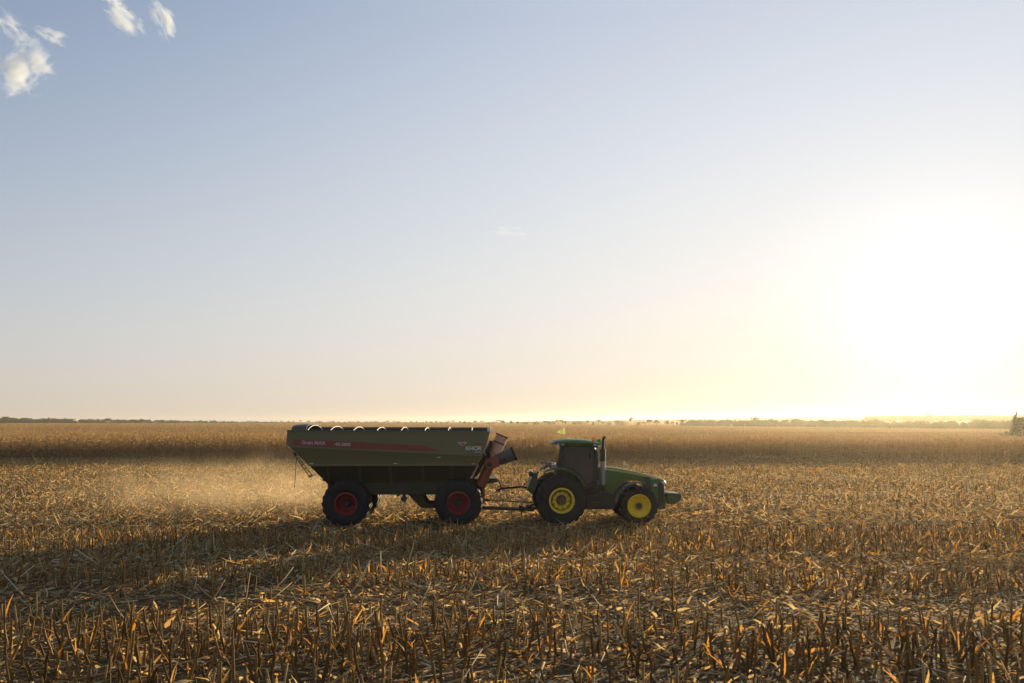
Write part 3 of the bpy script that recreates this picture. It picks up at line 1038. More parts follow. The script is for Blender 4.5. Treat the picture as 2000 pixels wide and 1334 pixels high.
# tarp: roll along the near rim, bows over the top, end hood at the rear
rl = MB().tube([P(600, 836.6, 1.46), P(953, 837.6, 1.46)], .06, 10)
rl.build("tarp_roll", M['tarp'], ct, 40)
rmm = MB()
for sgn in (-1, 1):
    x0_, z0_ = p(561, 840.8, -1.5)
    x1_, z1_ = p(957.5, 842.6, -1.5)
    rmm.box(x0_, x1_, sgn * 1.53, sgn * 1.44, z1_ - .0, z1_ + .035)
rmm.box(x1_ - .04, x1_ + .03, -1.44, 1.44, z1_, z1_ + .035)
rmm.box(x0_ - .03, x0_ + .04, -1.44, 1.44, z1_, z1_ + .035)
rmm.build("top_rim", M['grey'], ct, 0)
MB().box(p(951.5, 838, -1.45)[0], p(958.5, 838, -1.45)[0], -1.54, -1.36, p(955, 843.2, -1.5)[1], p(955, 834.8, -1.5)[1]).build("strap_end", M['white'], ct, 0, .02)
for (a, pk) in ((600, 830.5), (645, 832.8), (690, 834.0), (736, 834.6), (783.5, 834.4), (829.5, 835.6), (875.5, 835.2), (921.5, 835.6)):
    x, z = p(a, 841.5, -1.42)
    _, zp = p(a, pk, 0)
    pts = []
    for k in range(17):
        t = math.pi * k / 16
        pts.append((x, -1.42 * math.cos(t), z + (zp - z) * (1 - abs(math.cos(t)) ** 2.2)))
    MB().tube(pts, .016, 6).build("tarp_bow", M['bow'], ct, 50)
hd = MB()
xh0, zh0 = p(566, 840.5, -1.4)
xh1, _ = p(600, 840.5, -1.4)
secs = []
for k in range(9):
    t = math.pi * k / 8
    y_ = -1.42 * math.cos(t)
    zz = zh0 + .20 * math.sin(t) ** .7
    secs.append([(xh0 + .06, y_, zz), (xh0 + .60, y_, zz + .02), (xh0 + .60, y_, zz + .035), (xh0 + .06, y_, zz + .015)])
hd.loft(secs)
ho = hd.build("tarp_hood", M['tarp'], ct, 50)
a, b = p(575.5, 841, .9), p(587, 833, .9)
MB().prism([(a[0], a[1]), (b[0], a[1]), (b[0] - .02, b[1] - .03), (a[0] + .06, b[1])], 1.43, 1.44).build("tarp_window", M['sheet'], ho, 0)

# rear ladder and rod
ld = MB()
for sgn in (-.95, -.55):
    ld.tube([P(578, 893.5, sgn), P(604.5, 931, sgn)], .018, 6)
    ld.tube([P(582, 892.5, sgn), P(610, 929, sgn)], .014, 6)
for k in range(6):
    t = k / 5
    ld.tube([P(579 + 25 * t, 894 + 36 * t, -.95), P(579 + 25 * t, 894 + 36 * t, -.55)], .016, 6)
    ld.tube([P(579 + 25 * t, 894 + 36 * t, -.95), P(583 + 25.5 * t, 893.5 + 34.5 * t, -.95)], .012, 5)
ld.tube([P(602, 932, -.95), P(617, 926, -.95)], .018, 6)
ld.tube([P(604, 928, -.95), P(609, 934, -.95)], .014, 6)
ld.build("ladder", M['rust_dark'] if 'rust_dark' in M else M['dark_metal'], ct, 0)
MB().tube([P(579, 893.5, -.7), P(577.5, 915, -.7), P(575.3, 953, -.7)], .012, 5).build("rod", M['dark_metal'], ct, 0)
for q in ((575, 886), (577.5, 889.5), (632, 937)):
    MB().ball(P(*q, -1.2), .05, 6).build("rear_clasp", M['black'], ct, 0)

# front end: brace, tongue, unloading auger
bc_ = MB().prism(poly([(932.5, 906.5), (935.5, 908.5), (922, 935), (917.5, 934)], -1.0), -1.05, -.95)
bc_.build("front_brace", M['sunlit_pale'] if 'sunlit_pale' in M else M['auger'], ct, 0)  # pale colour carries the sunlight on the brace
for sgn in (-1, 1):
    fp = MB().prism(poly([(957, 860), (963, 862), (945, 905), (936, 924), (925, 936), (918, 935), (932, 908), (944, 890)], sgn * .8), sgn * .9, sgn * .6)
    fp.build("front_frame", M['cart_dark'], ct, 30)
tg = MB().prism(poly([(912, 935), (972, 934), (972, 942), (950, 944.5), (944, 947), (944.5, 984), (912, 990)], -.5), -.55, .55)
tg.build("front_housing", M['cart_dark'], ct, 30, .015)
sm = MB().prism(poly([(942, 950), (946.8, 949), (946.8, 981), (942, 984)], -.5), -.57, .5)
sm.build("sump_panel", M['rust'], ct, 0)
tng = MB()
tng.tube([P(905, 990.5, 0), P(1026, 994.5, 0)], .065, 8)
tng.prism(poly([(1014, 986.5), (1020, 988), (1030, 993), (1030, 996), (1020, 998.5), (1014, 998)], 0), -.07, .07)
tng.build("drawbar", M['dark_metal'], ct, 30)
jk = MB().tube([P(1018, 996, -.1), P(1019, 1006, -.1)], .03, 6)
jk.tube([P(1020, 999, -.1), P(1024, 1000.5, -.1), P(1030, 997, -.1)], .012, 5)
jk.tube([P(1018, 1003, -.1), P(1010, 1008, -.1), P(1002, 1008, -.1), P(998, 1006, -.1)], .014, 5)
jk.build("drawbar_chain", M['dark_metal'], ct, 30)
ps = MB().tube([P(946, 977, 0), P(952, 976.5, 0), P(957, 977, 0)], [.05, .06, .03], 8).tube([P(955, 977, 0), P(1042, 981.5, 0)], .022, 8)
ps.build("drive_shaft", M['dark_metal'], ct, 40)
hs = MB()
for dy, dz in ((0, 0), (.03, 1.2), (-.03, -.9)):
    hs.tube([P(971, 937 + dz, dy), P(975.5, 941 + dz, dy), P(977.5, 950 + dz, dy), P(975.5, 959 + dz, dy), P(970.5, 963.5, dy), P(968, 961, dy), P(971, 957.5 + dz, dy), P(980, 954.5 + dz, dy), P(994, 952.5 + dz, dy), P(1008, 951.5 + dz, dy), P(1018, 950.5 + dz, dy), P(1030, 953 + dz, dy), P(1036, 955, dy)], .022, 6)
hs.tube([P(978, 943, 0), P(984, 947, 0), P(991, 952, 0)], .010, 5)
hs.tube([P(1020, 950, 0), P(1026, 944, 0), P(1036, 936, 0)], .014, 5)
hs.tube([P(1022, 948, 0), P(1024, 946, 0)], .03, 5)
hs.tube([P(999, 954, 0), P(1000, 960, 0), P(1001.5, 965, 0)], .016, 5)
hs.tube([P(1002, 961, 0), P(1002.5, 964.5, 0)], .028, 5)
hs.tube([P(969.5, 944, 0), P(968, 952, 0), P(968.5, 957, 0)], .006, 4)
hs.build("hydraulic_hose", M['black'], ct, 40)
# main auger tube leaning up past the front corner
a0, a1 = Vector(P(938, 950, -.55)), Vector(P(980.5, 851, -.55))
ax = (a1 - a0)
au = MB().tube([a0, a0 + ax * .5], .205, 20)
au.build("auger_base", M['rust'], ct, 40)
au = MB().tube([a0 + ax * .5, a1], .235, 24, caps=False)
au.tube([a0 + ax * .5, a1], .215, 24, caps=False)
auo = au.build("auger_tube", M['auger'], ct, 40)
rg = MB()
for t, r_ in ((1.0, .25), (.86, .241), (.56, .25)):
    rg.tube([a0 + ax * (t - .012), a0 + ax * (t + .012)], r_, 24, caps=False)
    rg.tube([a0 + ax * (t - .012), a0 + ax * (t + .012)], r_ - .03, 24, caps=False)
rg.build("auger_flange", M['dark_metal'], auo, 40)
# black disc stands in for the shade inside the open end
MB().tube([a0 + ax * .93, a0 + ax * .935], .18, 20).build("auger_bore_dark", M['black'], auo, 0)
# folded delivery head in front of it
yh = -1.05
hx, hz = p(955.5, 906.5, yh)
hdm = MB().prism(poly([(948, 899.5), (953, 895), (960, 892.5), (969, 888.5), (972, 895), (975.5, 911), (966, 913.5), (957, 916.2), (951.5, 914.5), (947, 909.5), (946, 904)], yh), yh - .17, yh + .25)
hdo = hdm.build("delivery_head", M['rust'], ct, 30, .02)
hb = MB().disc(hx, hz, .10, yh - .20, yh - .16, 16)
for k in range(5):
    a = 2 * math.pi * k / 5
    hb.box(hx - .02 + .05 * math.cos(a), hx + .02 + .05 * math.cos(a), yh - .22, yh - .19, hz - .02 + .05 * math.sin(a), hz + .02 + .05 * math.sin(a))
hb.build("head_hub", M['black'], hdo, 0)
so = MB()
def circ(c, d, r_, n=20, sx=1.0):
    d = Vector(d).normalized()
    u = Vector((0, 1, 0))
    v_ = d.cross(u).normalized()
    return [tuple(Vector(c) + (u * math.cos(2 * math.pi * k / n) + v_ * math.sin(2 * math.pi * k / n) * sx) * r_) for k in range(n)]
c0, c1, c2 = Vector(P(969, 899.5, yh + .12)), Vector(P(987, 892.5, yh - .16)), Vector(P(1003, 886, yh - .46))
dd = (c2 - c0)
so.loft([circ(c0, dd, .22), circ(c1, dd, .235), circ(c2, dd, .255)], caps=False)
so.loft([circ(c0, dd, .20), circ(c1, dd, .215), circ(c2, dd, .235)], caps=False)
soo = so.build("spout", M['spout'], ct, 40)
lp = MB().loft([circ(c2 - dd.normalized() * .04, dd, .262), circ(c2 + dd.normalized() * .05, dd, .262), circ(c2 + dd.normalized() * .05, dd, .225), circ(c2 - dd.normalized() * .04, dd, .225)], caps=False)
lp.build("spout_lip", M['rubber'], soo, 40)
MB().loft([circ(c1, dd, .212), circ(c1 + dd.normalized() * .01, dd, .212)]).build("spout_bore_dark", M['black'], soo, 0)  # black disc painted in for the shade down the spout
cyl = MB().tube([P(965, 893, -.7), P(976, 888, -.75), P(985, 897, -1.5), P(997, 902, -1.7)], .02, 6).tube([P(960, 888, -.7), P(966, 884, -.75)], .05, 8).tube([P(952, 893, -.8), P(957, 887, -.8)], .06, 8)
cyl.build("hydraulic_ram", M['dark_metal'], ct, 40)
MB().ball(P(945, 888.5, -1.25), .09, 10).build("work_lamp", M['grey'], ct, 60)
OX[0] = 0.0


# ------------------------------------------------------------------ plants of the field (batches)
def unit(a):
    return a / np.maximum(np.linalg.norm(a, axis=1, keepdims=True), 1e-9)


def ribbons(P0, T, L, W, droop, side, nseg=3, tone=None, taper=0.25):
    """N bent strips: start P0, heading T, length L, width W, bent by the vector droop"""
    n = len(P0)
    t = np.linspace(0, 1, nseg + 1)
    c = P0[:, None, :] + T[:, None, :] * (L[:, None] * t)[:, :, None] + droop[:, None, :] * (t ** 2)[None, :, None]
    wt = (0.65 + 0.7 * t * (1 - t) * 2 - (1 - taper) * .65 * t ** 2)
    wv = side[:, None, :] * (W[:, None] * wt[None, :] * .5)[:, :, None]
    V = np.stack([c - wv, c + wv], 2).reshape(n * (nseg + 1) * 2, 3)
    b = (np.arange(n) * (nseg + 1) * 2)[:, None] + (np.arange(nseg) * 2)[None, :]
    Q = np.stack([b, b + 1, b + 3, b + 2], -1).reshape(-1, 4)
    tn = np.repeat(rng.random(n) if tone is None else tone, (nseg + 1) * 2)
    return V, Q, tn


def prisms(P0, T, L, r0, r1, sides=4, nseg=1, tone=None, bend=None):
    n = len(P0)
    ref = np.where(np.abs(T[:, 2:3]) > .8, np.array([[1.0, 0, 0]]), np.array([[0, 0, 1.0]]))
    a = unit(np.cross(T, ref))
    b = np.cross(T, a)
    t = np.linspace(0, 1, nseg + 1)
    c = P0[:, None, :] + T[:, None, :] * (L[:, None] * t)[:, :, None]
    if bend is not None:
        c = c + bend[:, None, :] * (t ** 2)[None, :, None]
    rr = r0[:, None] + (r1 - r0)[:, None] * t[None, :]
    ang = np.arange(sides) * 2 * np.pi / sides
    off = a[:, None, None, :] * np.cos(ang)[None, None, :, None] + b[:, None, None, :] * np.sin(ang)[None, None, :, None]
    V = (c[:, :, None, :] + off * rr[:, :, None, None]).reshape(-1, 3)
    m = (nseg + 1) * sides
    base = (np.arange(n) * m)[:, None, None] + (np.arange(nseg) * sides)[None, :, None] + np.arange(sides)[None, None, :]
    nxt = (np.arange(n) * m)[:, None, None] + (np.arange(nseg) * sides)[None, :, None] + ((np.arange(sides) + 1) % sides)[None, None, :]
    Q = np.stack([base, nxt, nxt + sides, base + sides], -1).reshape(-1, 4)
    Qs = [Q]
    if sides == 4:
        top = (np.arange(n) * m)[:, None] + nseg * sides + np.arange(4)[None, :]
        Qs.append(top)
    tn = np.repeat(rng.random(n) * .98 if tone is None else np.minimum(tone, .98), m)
    return V, np.concatenate(Qs), tn


def join(parts):
    Vs, Qs, Ts, o = [], [], [], 0
    for V, Q, t in parts:
        Vs.append(V)
        Qs.append(Q + o)
        Ts.append(t)
        o += len(V)
    return np.concatenate(Vs), np.concatenate(Qs), np.concatenate(Ts)


def rnd_dir(n, zmean=0.0, zsd=0.3):
    a = rng.random(n) * 2 * np.pi
    return unit(np.stack([np.cos(a), np.sin(a), rng.normal(zmean, zsd, n)], 1))


def vnoise(x, y, s):
    """cheap smooth patches"""
    return .5 + .25 * (np.sin(x / s * 1.7 + 3 * np.sin(y / s * .9)) + np.sin(y / s * 2.1 + 2 * np.sin(x / s * 1.1 + 1.0)))


CORN_Y = 81.0
def dist_at(py):
    """how far away the ground lies that shows at that height of the photograph"""
    q = np.linspace(6, 34, 2000)
    return float(q[np.argmin(np.abs((CAMZ - H(0, q)) / q - (py - 822) / F))])


LANES = [(dist_at(1345), dist_at(1312), .55), (dist_at(1214), dist_at(1150), .93), (dist_at(1120), dist_at(1088), .85), (27.8, 34.4, .93), (40.5, 42.5, .8), (52, 54, .7)]


def lane_keep(x, y):
    k = np.ones(len(x))
    for a, b, q in LANES:
        yy = y - x * math.tan(YAW) if a > 25 else y + .25 * np.sin(x * .3)
        k = np.where((yy > a) & (yy < b), k * (1 - q), k)
    return k


# standing stubble: rows along x, 0.5 m apart
rows = np.arange(7.2, CORN_Y - .6, 0.5)
sx_, sy_ = [], []
for ry in rows:
    hw = .68 * ry + 8
    step = .11 if ry < 34 else .2
    xs = np.arange(-hw, hw, step)
    xs = xs + rng.normal(0, .05, len(xs))
    sx_.append(xs)
    sy_.append(ry + rng.normal(0, .05, len(xs)) + .08 * np.sin(xs * .25 + ry))
sx_, sy_ = np.concatenate(sx_), np.concatenate(sy_)
keep = rng.random(len(sx_)) < lane_keep(sx_, sy_) * (.55 + .45 * vnoise(sx_, sy_, 2.2))
sx_, sy_ = sx_[keep], sy_[keep]
order = np.argsort(sy_)
sx_, sy_ = sx_[order], sy_[order]
# the stalks that show largest become objects of their own, below
inview = np.abs(sx_) < .66 * sy_
near_idx = np.where(inview & (sy_ > 8.4))[0][:300]
mask = np.ones(len(sx_), bool)
mask[near_idx] = False
NEAR = np.stack([sx_[near_idx], sy_[near_idx]], 1)
X, Y = sx_[mask], sy_[mask]
n = len(X)
Z = H(X, Y) - .03
hgt = np.clip(rng.normal(.31, .10, n), .10, .60) * np.where(Y > 34, .8, 1.0)
T = unit(np.stack([rng.normal(0, .13, n), rng.normal(0, .13, n), np.ones(n)], 1))
P0 = np.stack([X, Y, Z], 1)
rad = rng.uniform(.011, .017, n) * np.where(Y > 34, 1.25, 1.0)
parts = [prisms(P0, T, hgt, rad * 1.1, rad * .85, 4, 2, bend=rng.normal(0, .02, (n, 3)) * [1, 1, 0])]
# torn sheaths standing against the stalk
for rep in range(2):
    sel = rng.random(n) < np.where(Y < 24, (.6 if rep == 0 else .2), (.85 if rep == 0 else .5))
    m = sel.sum()
    d = rnd_dir(m, 2.6, .8)
    Ls = hgt[sel] * rng.uniform(.45, .95, m)
    base = P0[sel] + T[sel] * (hgt[sel] * rng.uniform(.0, .35, m))[:, None]
    dr = np.stack([rng.normal(0, .07, m), rng.normal(0, .07, m), -rng.random(m) * .16], 1)
    side = unit(np.cross(d, rnd_dir(m)))
    parts.append(ribbons(base, d, Ls, rng.uniform(.018, .042, m) * np.where(Y[sel] > 34, 1.3, 1), dr, side, 3, tone=1.01 + .97 * rng.random(m)))
V, Q, tn = join(parts)
stub = link(mesh_np("stubble", V, Q, M['stalk'], tn))
tag(stub, "rows of cut dry corn stalks left standing across the harvested field", "stubble", kind='stuff')

# chopped leaves, husks and broken stalks on the soil
def litter(n, y0, y1, length, width, zsd, lift, shade_bias=0.0):
    y = np.sqrt(rng.random(n) * (y1 ** 2 - y0 ** 2) + y0 ** 2)
    x = (rng.random(n) * 2 - 1) * (.68 * y + 7)
    z = H(x, y) + rng.random(n) ** 2 * lift
    d = rnd_dir(n, .05, zsd)
    L = rng.gamma(4, length / 4, n)
    side = unit(np.cross(d, rnd_dir(n, 1.0, .6)))
    dr = np.stack([rng.normal(0, .25, n) * L, rng.normal(0, .25, n) * L, rng.normal(-.05, .25, n) * L], 1)
    P0 = np.stack([x, y, z], 1)
    tone = rng.random(n) ** (1 + shade_bias) * .98 + np.where(rng.random(n) < .55 * (shade_bias > 0), 0.0, 1.0)  # darker, more opaque foreground pieces imitate shade between the stalks
    return ribbons(P0, d, L, rng.uniform(.5, 1.5, n) * width, dr, side, 3, tone=tone)


def sticks(n, y0, y1, lmax=.8):
    y = np.sqrt(rng.random(n) * (y1 ** 2 - y0 ** 2) + y0 ** 2)
    x = (rng.random(n) * 2 - 1) * (.68 * y + 7)
    d = rnd_dir(n, .08, .22)
    L = rng.uniform(.15, lmax, n)
    r0 = rng.uniform(.006, .012, n)
    P0 = np.stack([x, y, H(x, y) + rng.random(n) * .1 + .01], 1)
    return prisms(P0, d, L, r0, r0 * .8, 4, 1, tone=.3 + .7 * rng.random(n))


def leaners(n, y0, y1):
    """broken stalks propped at a slant among the standing ones"""
    y = np.sqrt(rng.random(n) * (y1 ** 2 - y0 ** 2) + y0 ** 2)
    x = (rng.random(n) * 2 - 1) * (.68 * y + 7)
    d = rnd_dir(n, .6, .45)
    L = rng.uniform(.25, .7, n)
    r0 = rng.uniform(.008, .015, n)
    return prisms(np.stack([x, y, H(x, y)], 1), d, L, r0, r0 * .85, 4, 2, tone=.55 + .45 * rng.random(n), bend=rng.normal(0, .05, (n, 3)))


def husks(n, y0, y1):
    """curled pale husks and torn leaf ends"""
    y = np.sqrt(rng.random(n) * (y1 ** 2 - y0 ** 2) + y0 ** 2)
    x = (rng.random(n) * 2 - 1) * (.68 * y + 7)
    d = rnd_dir(n, .9, .5)
    L = rng.uniform(.08, .2, n)
    dr = np.stack([rng.normal(0, .1, n), rng.normal(0, .1, n), -rng.uniform(.02, .2, n)], 1)
    return ribbons(np.stack([x, y, H(x, y) + .08 * rng.random(n)], 1), d, L, rng.uniform(.03, .07, n), dr, unit(np.cross(d, rnd_dir(n, .4, .5))), 4, tone=1.5 + .48 * rng.random(n))


parts = [litter(88000, 7, 24, .15, .022, .2, .06, 1.0), litter(56000, 18, 36, .22, .034, .35, .12, .3), litter(185000, 30, CORN_Y, .20, .04, .45, .18, -.4),
         litter(7000, 7, 30, .13, .06, .4, .10), sticks(6000, 7, 36), sticks(5000, 30, 75, .45), leaners(1000, 7, 27), husks(5000, 7, 30)]
V, Q, tn = join(parts)
lit = link(mesh_np("crop_residue", V, Q, M['litter'], tn))
tag(lit, "pale chopped corn leaves and husks littering the stubble field", "crop residue", kind='stuff')

# nearest stalks, each an object of its own
protos = []
OX[0] = 0
for k in range(10):
    hgt_ = [.34, .42, .28, .5, .38, .31, .46, .36, .56, .24][k]
    lean = Vector((random.gauss(0, .05), random.gauss(0, .05), hgt_))
    pts = [Vector((0, 0, -.05)), lean * .33, lean * .66 + Vector((random.gauss(0, .012), random.gauss(0, .012), 0)), lean]
    mb = MB().tube(pts, [.018, .0165, .015, .014], 7)
    for q in (.33, .66):
        mb.tube([lean * q + Vector((0, 0, -.008)), lean * q + Vector((0, 0, .008))], [.0185, .0185], 7)
    me = mb.build("corn_stalk", M['stalk'], None, 40)
    a = me.data.attributes.new("tone", 'FLOAT', 'POINT')
    a.data.foreach_set("value", np.full(len(me.data.vertices), random.random() * .9, dtype=np.float32))
    leaves = []
    for q in range(random.choice((1, 1, 2, 2))):
        d = rnd_dir(1, 2.6, .9)
        L = np.array([hgt_ * random.uniform(.4, .85)])
        base = np.array([list(lean * random.uniform(.05, .5))]) + d * [[.012, .012, 0]]
        V, Q, tn = ribbons(base, d, L * .85, np.array([random.uniform(.018, .034)]), np.array([[random.gauss(0, .06), random.gauss(0, .06), -random.random() * .14]]), unit(np.cross(d, rnd_dir(1))), 5)
        lo_ = mesh_np("dry_leaf", V, Q, M['leaf'], tn, smooth=True)
        link(lo_, me)
        leaves.append(lo_)
    protos.append((me, leaves, hgt_))
for i, (x, y) in enumerate(NEAR):
    k = i if i < 10 else random.randrange(10)
    me, leaves, hgt_ = protos[k]
    if i < 10:
        o = me
    else:
        o = me.copy()
        link(o)
        for q in leaves:
            c = q.copy()
            link(c)
            c.parent = o
    o.location = (x, y, float(H(x, y)))
    o.rotation_euler = (random.gauss(0, .13), random.gauss(0, .13), random.random() * 6.28)
    s_ = random.uniform(.65, 1.1)
    o.scale = (1, 1, s_)
    if hgt_ < .33:
        lab = "short snapped corn stalk with dry leaf scraps in the nearest stubble rows"
    elif hgt_ > .45:
        lab = "tall cut corn stalk with dry leaf scraps in the nearest stubble rows"
    else:
        lab = "knee-high cut corn stalk with dry leaf scraps in the nearest stubble rows"
    tag(o, lab, "corn stalk", "cut corn stalks standing in the nearest rows")

# ------------------------------------------------------------------ standing corn strip
def back_edge(x):
    return np.interp(x, [-90, -55, 0, 45, 90], [131, 122, 97, 87, 86])


cx_l, cy_l = [], []
for ry in np.arange(CORN_Y, 132, .5):
    xs = np.arange(-.8 * ry - 12, .8 * ry + 12, .27 if ry < CORN_Y + 3 else .36)
    xs = xs + rng.normal(0, .05, len(xs))
    xs = xs[ry < back_edge(xs) + rng.normal(0, .3, len(xs))]
    cx_l.append(xs)
    cy_l.append(np.full(len(xs), ry) + rng.normal(0, .06, len(xs)))
X, Y = np.concatenate(cx_l), np.concatenate(cy_l)
n = len(X)
Z = H(X, Y)
hg = np.clip(rng.normal(2.0, .24, n), 1.3, 2.75) * (.90 + .10 * vnoise(X, Y, 9) + .10 * vnoise(X + 7, Y, 3.1))
T = unit(np.stack([rng.normal(0, .07, n), rng.normal(0, .07, n), np.ones(n)], 1))
P0 = np.stack([X, Y, Z], 1)
front = Y < CORN_Y + 3
parts = [prisms(P0, T, hg, np.full(n, .015), np.full(n, .008), 3, 1)]
for rep in range(9):
    f_ = .12 + .095 * rep
    sel = rng.random(n) < np.where(front, .95, .9 if rep > 4 else .25)
    m = sel.sum()
    b = P0[sel] + T[sel] * (hg[sel] * (f_ + rng.normal(0, .03, m)))[:, None]
    d = rnd_dir(m, .7, .5)
    L = rng.uniform(.3, .65, m)
    dr = np.stack([rng.normal(0, .06, m), rng.normal(0, .06, m), -rng.uniform(.2, .7, m)], 1)
    parts.append(ribbons(b, d, L, rng.uniform(.035, .075, m), dr, unit(np.cross(d, rnd_dir(m, .6, .5))), 2))
# ears and tassels
sel = rng.random(n) < .6
m = sel.sum()
parts.append(prisms(P0[sel] + T[sel] * (hg[sel] * rng.uniform(.42, .55, m))[:, None], rnd_dir(m, -.4, .7), rng.uniform(.15, .24, m), np.full(m, .03), np.full(m, .012), 4, 1, tone=.6 + .4 * rng.random(m)))
for rep in range(3):
    d = rnd_dir(n, 2.2, .6)
    parts.append(ribbons(P0 + T * (hg * .97)[:, None], d, rng.uniform(.12, .28, n), np.full(n, .03), rng.normal(0, .03, (n, 3)), unit(np.cross(d, rnd_dir(n))), 1))
V, Q, tn = join(parts)
corn = link(mesh_np("standing_corn", V, Q, M['corn'], tn))
tag(corn, "band of dry brown corn still standing behind the tractor and cart", "corn crop", kind='stuff')

# ------------------------------------------------------------------ wide ripe field beyond the corn
cyy = np.concatenate([np.linspace(88, 200, 60), np.linspace(206, 600, 60), np.linspace(620, 2200, 50)])
rowsv = []
ncol = 121
for yv in cyy:
    xx = np.linspace(-1.1 * yv - 60, 1.1 * yv + 60, ncol)
    zz = H(xx, yv) + .42 + rng.normal(0, .02, ncol)
    rowsv.append(np.stack([xx, np.full(ncol, yv) + .0 * xx, zz], 1))
V = np.concatenate(rowsv)
ii = np.arange(len(cyy) - 1)[:, None] * ncol + np.arange(ncol - 1)[None, :]
Q = np.stack([ii, ii + 1, ii + ncol + 1, ii + ncol], -1).reshape(-1, 4)
ctr = V[Q].mean(1)
Q = Q[(ctr[:, 1] > back_edge(ctr[:, 0]) + 1.0)]
sheetV, sheetQ = V, Q
n = 90000
u = rng.random(n)
Y = 92 * (1150 / 92) ** u
X = (rng.random(n) * 2 - 1) * (.72 * Y + 12)
ok = Y > back_edge(X) + 1.0
X, Y = X[ok], Y[ok]
n = len(X)
sc_ = np.clip(Y / 160, .8, 5)
d = rnd_dir(n, 2.5, .6)
V2, Q2, tn2 = ribbons(np.stack([X, Y, H(X, Y) + .36], 1), d, rng.uniform(.16, .34, n) * sc_ ** .35, rng.uniform(.06, .14, n) * sc_, rng.normal(0, .05, (n, 3)), unit(np.cross(d, rnd_dir(n))), 1)
fieldo = mesh_np("ripe_crop_field", sheetV, sheetQ, M['cropsheet'], smooth=True)
link(fieldo)
tag(fieldo, "smooth orange-brown ripe field reaching to the far tree line", "crop field", kind='stuff')
heads = link(mesh_np("ripe_heads", V2, Q2, M['crop'], tn2), fieldo)
heads['kind'] = 'stuff'


# ------------------------------------------------------------------ trees
def crown_mesh(kind, seed, leaves):
    """unit tree, 1 m tall: crown leaf pieces and trunk with limbs"""
    g = np.random.default_rng(seed)
    lob = []
    if kind == 'round':
        for k in range(7):
            a = g.random() * 6.28
            r_ = g.random() ** .5 * .30
            lob.append((r_ * math.cos(a), r_ * math.sin(a), g.uniform(.42, .80), g.uniform(.13, .24)))
        lob.append((0, 0, .72, .24))
    elif kind == 'flat':
        for k in range(8):
            a = g.random() * 6.28
            r_ = g.random() ** .5 * .48
            lob.append((r_ * math.cos(a), r_ * math.sin(a), g.uniform(.6, .88), g.uniform(.10, .18)))
    elif kind == 'bush':
        for k in range(9):
            a = g.random() * 6.28
            r_ = g.random() ** .5 * .75
            lob.append((r_ * math.cos(a), r_ * math.sin(a), g.uniform(.2, .68), g.uniform(.22, .36)))
    elif kind == 'spire':
        for k in range(14):
            t = k / 13
            rad_ = .27 * (1 - t) ** .8 + .04
            a = g.random() * 6.28
            lob.append((rad_ * .6 * math.cos(a), rad_ * .6 * math.sin(a), .12 + .82 * t, rad_ * .75))
    else:   # tuft on a tall stem
        for k in range(5):
            a = g.random() * 6.28
            r_ = g.random() * .16
            lob.append((r_ * math.cos(a), r_ * math.sin(a), g.uniform(.62, .9), g.uniform(.08, .14)))
    lob = np.array(lob)
    wgt = lob[:, 3] ** 2
    idx = g.choice(len(lob), leaves, p=wgt / wgt.sum())
    d = g.normal(size=(leaves, 3))
    d /= np.linalg.norm(d, axis=1, keepdims=True)
    rr = lob[idx, 3] * g.random(leaves) ** .35
    c = lob[idx, :3] + d * rr[:, None] * [1, 1, .85]
    s_ = g.uniform(.025, .06, leaves) * (1.5 if leaves < 200 else 1.0)
    t1 = g.normal(size=(leaves, 3))
    t1 /= np.linalg.norm(t1, axis=1, keepdims=True)
    t2 = np.cross(t1, g.normal(size=(leaves, 3)))
    t2 /= np.maximum(np.linalg.norm(t2, axis=1, keepdims=True), 1e-6)
    t1, t2 = t1 * s_[:, None], t2 * s_[:, None] * .7
    V = np.stack([c - t1, c - t2 * .9, c + t1 * 1.1, c + t2], 1).reshape(-1, 3)
    Q = np.arange(leaves * 4).reshape(-1, 4)
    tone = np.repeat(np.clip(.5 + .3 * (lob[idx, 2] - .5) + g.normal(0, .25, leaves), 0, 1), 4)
    return V, Q, tone, lob


KINDS = ['round', 'flat', 'bush', 'round', 'tuft', 'spire', 'bush', 'flat']
TREES = []
for k, kd in enumerate(KINDS):
    V, Q, tone, lob = crown_mesh(kd, 100 + k, 1400 if kd == 'spire' else 420)
    TREES.append((kd, V, Q, tone, lob))
tree_data = {}


def tree_parts(k):
    """the shared meshes of tree kind k"""
    if k not in tree_data:
        kd, V, Q, tone, lob = TREES[k]
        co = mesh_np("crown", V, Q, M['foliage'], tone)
        mb = MB()
        zt = float(lob[:, 2].max())
        mb.tube([(0, 0, -.05), (.01, 0, .25), (0, .01, zt)], [.03, .022, .008], 6)
        for q in lob[::2]:
            mb.tube([(0, 0, float(min(.35, q[2] * .6))), (float(q[0] * .6), float(q[1] * .6), float(q[2] * .85)), (float(q[0]), float(q[1]), float(q[2]))], [.014, .009, .004], 5)
        to = mb.build("trunk", M['bark'], None, 40)
        COL.objects.unlink(to)
        tree_data[k] = (co, to)
    return tree_data[k]


used = set()


def tree(k, x, y, h, wide=1.0, label=None, group=None, name="tree", cat="tree", rot=None):
    co, to = tree_parts(k)
    r_ = bpy.data.objects.new(name, None)
    r_.empty_display_size = .2
    link(r_)
    r_.location = (x, y, float(H(x, y)))
    r_.rotation_euler = (0, 0, random.random() * 6.28 if rot is None else rot)
    r_.scale = (h * wide, h * wide, h)
    c, t = (co, to) if k not in used else (co.copy(), to.copy())
    used.add(k)
    link(c, r_)
    link(t, r_)
    tag(r_, label, cat, group)
    return r_


def edge_d(px):
    return float(np.interp(px, [-400, 0, 300, 560, 800, 1000, 1340, 1680, 2000, 2400], [1300, 1290, 1300, 1420, 1150, 800, 560, 410, 335, 260]))


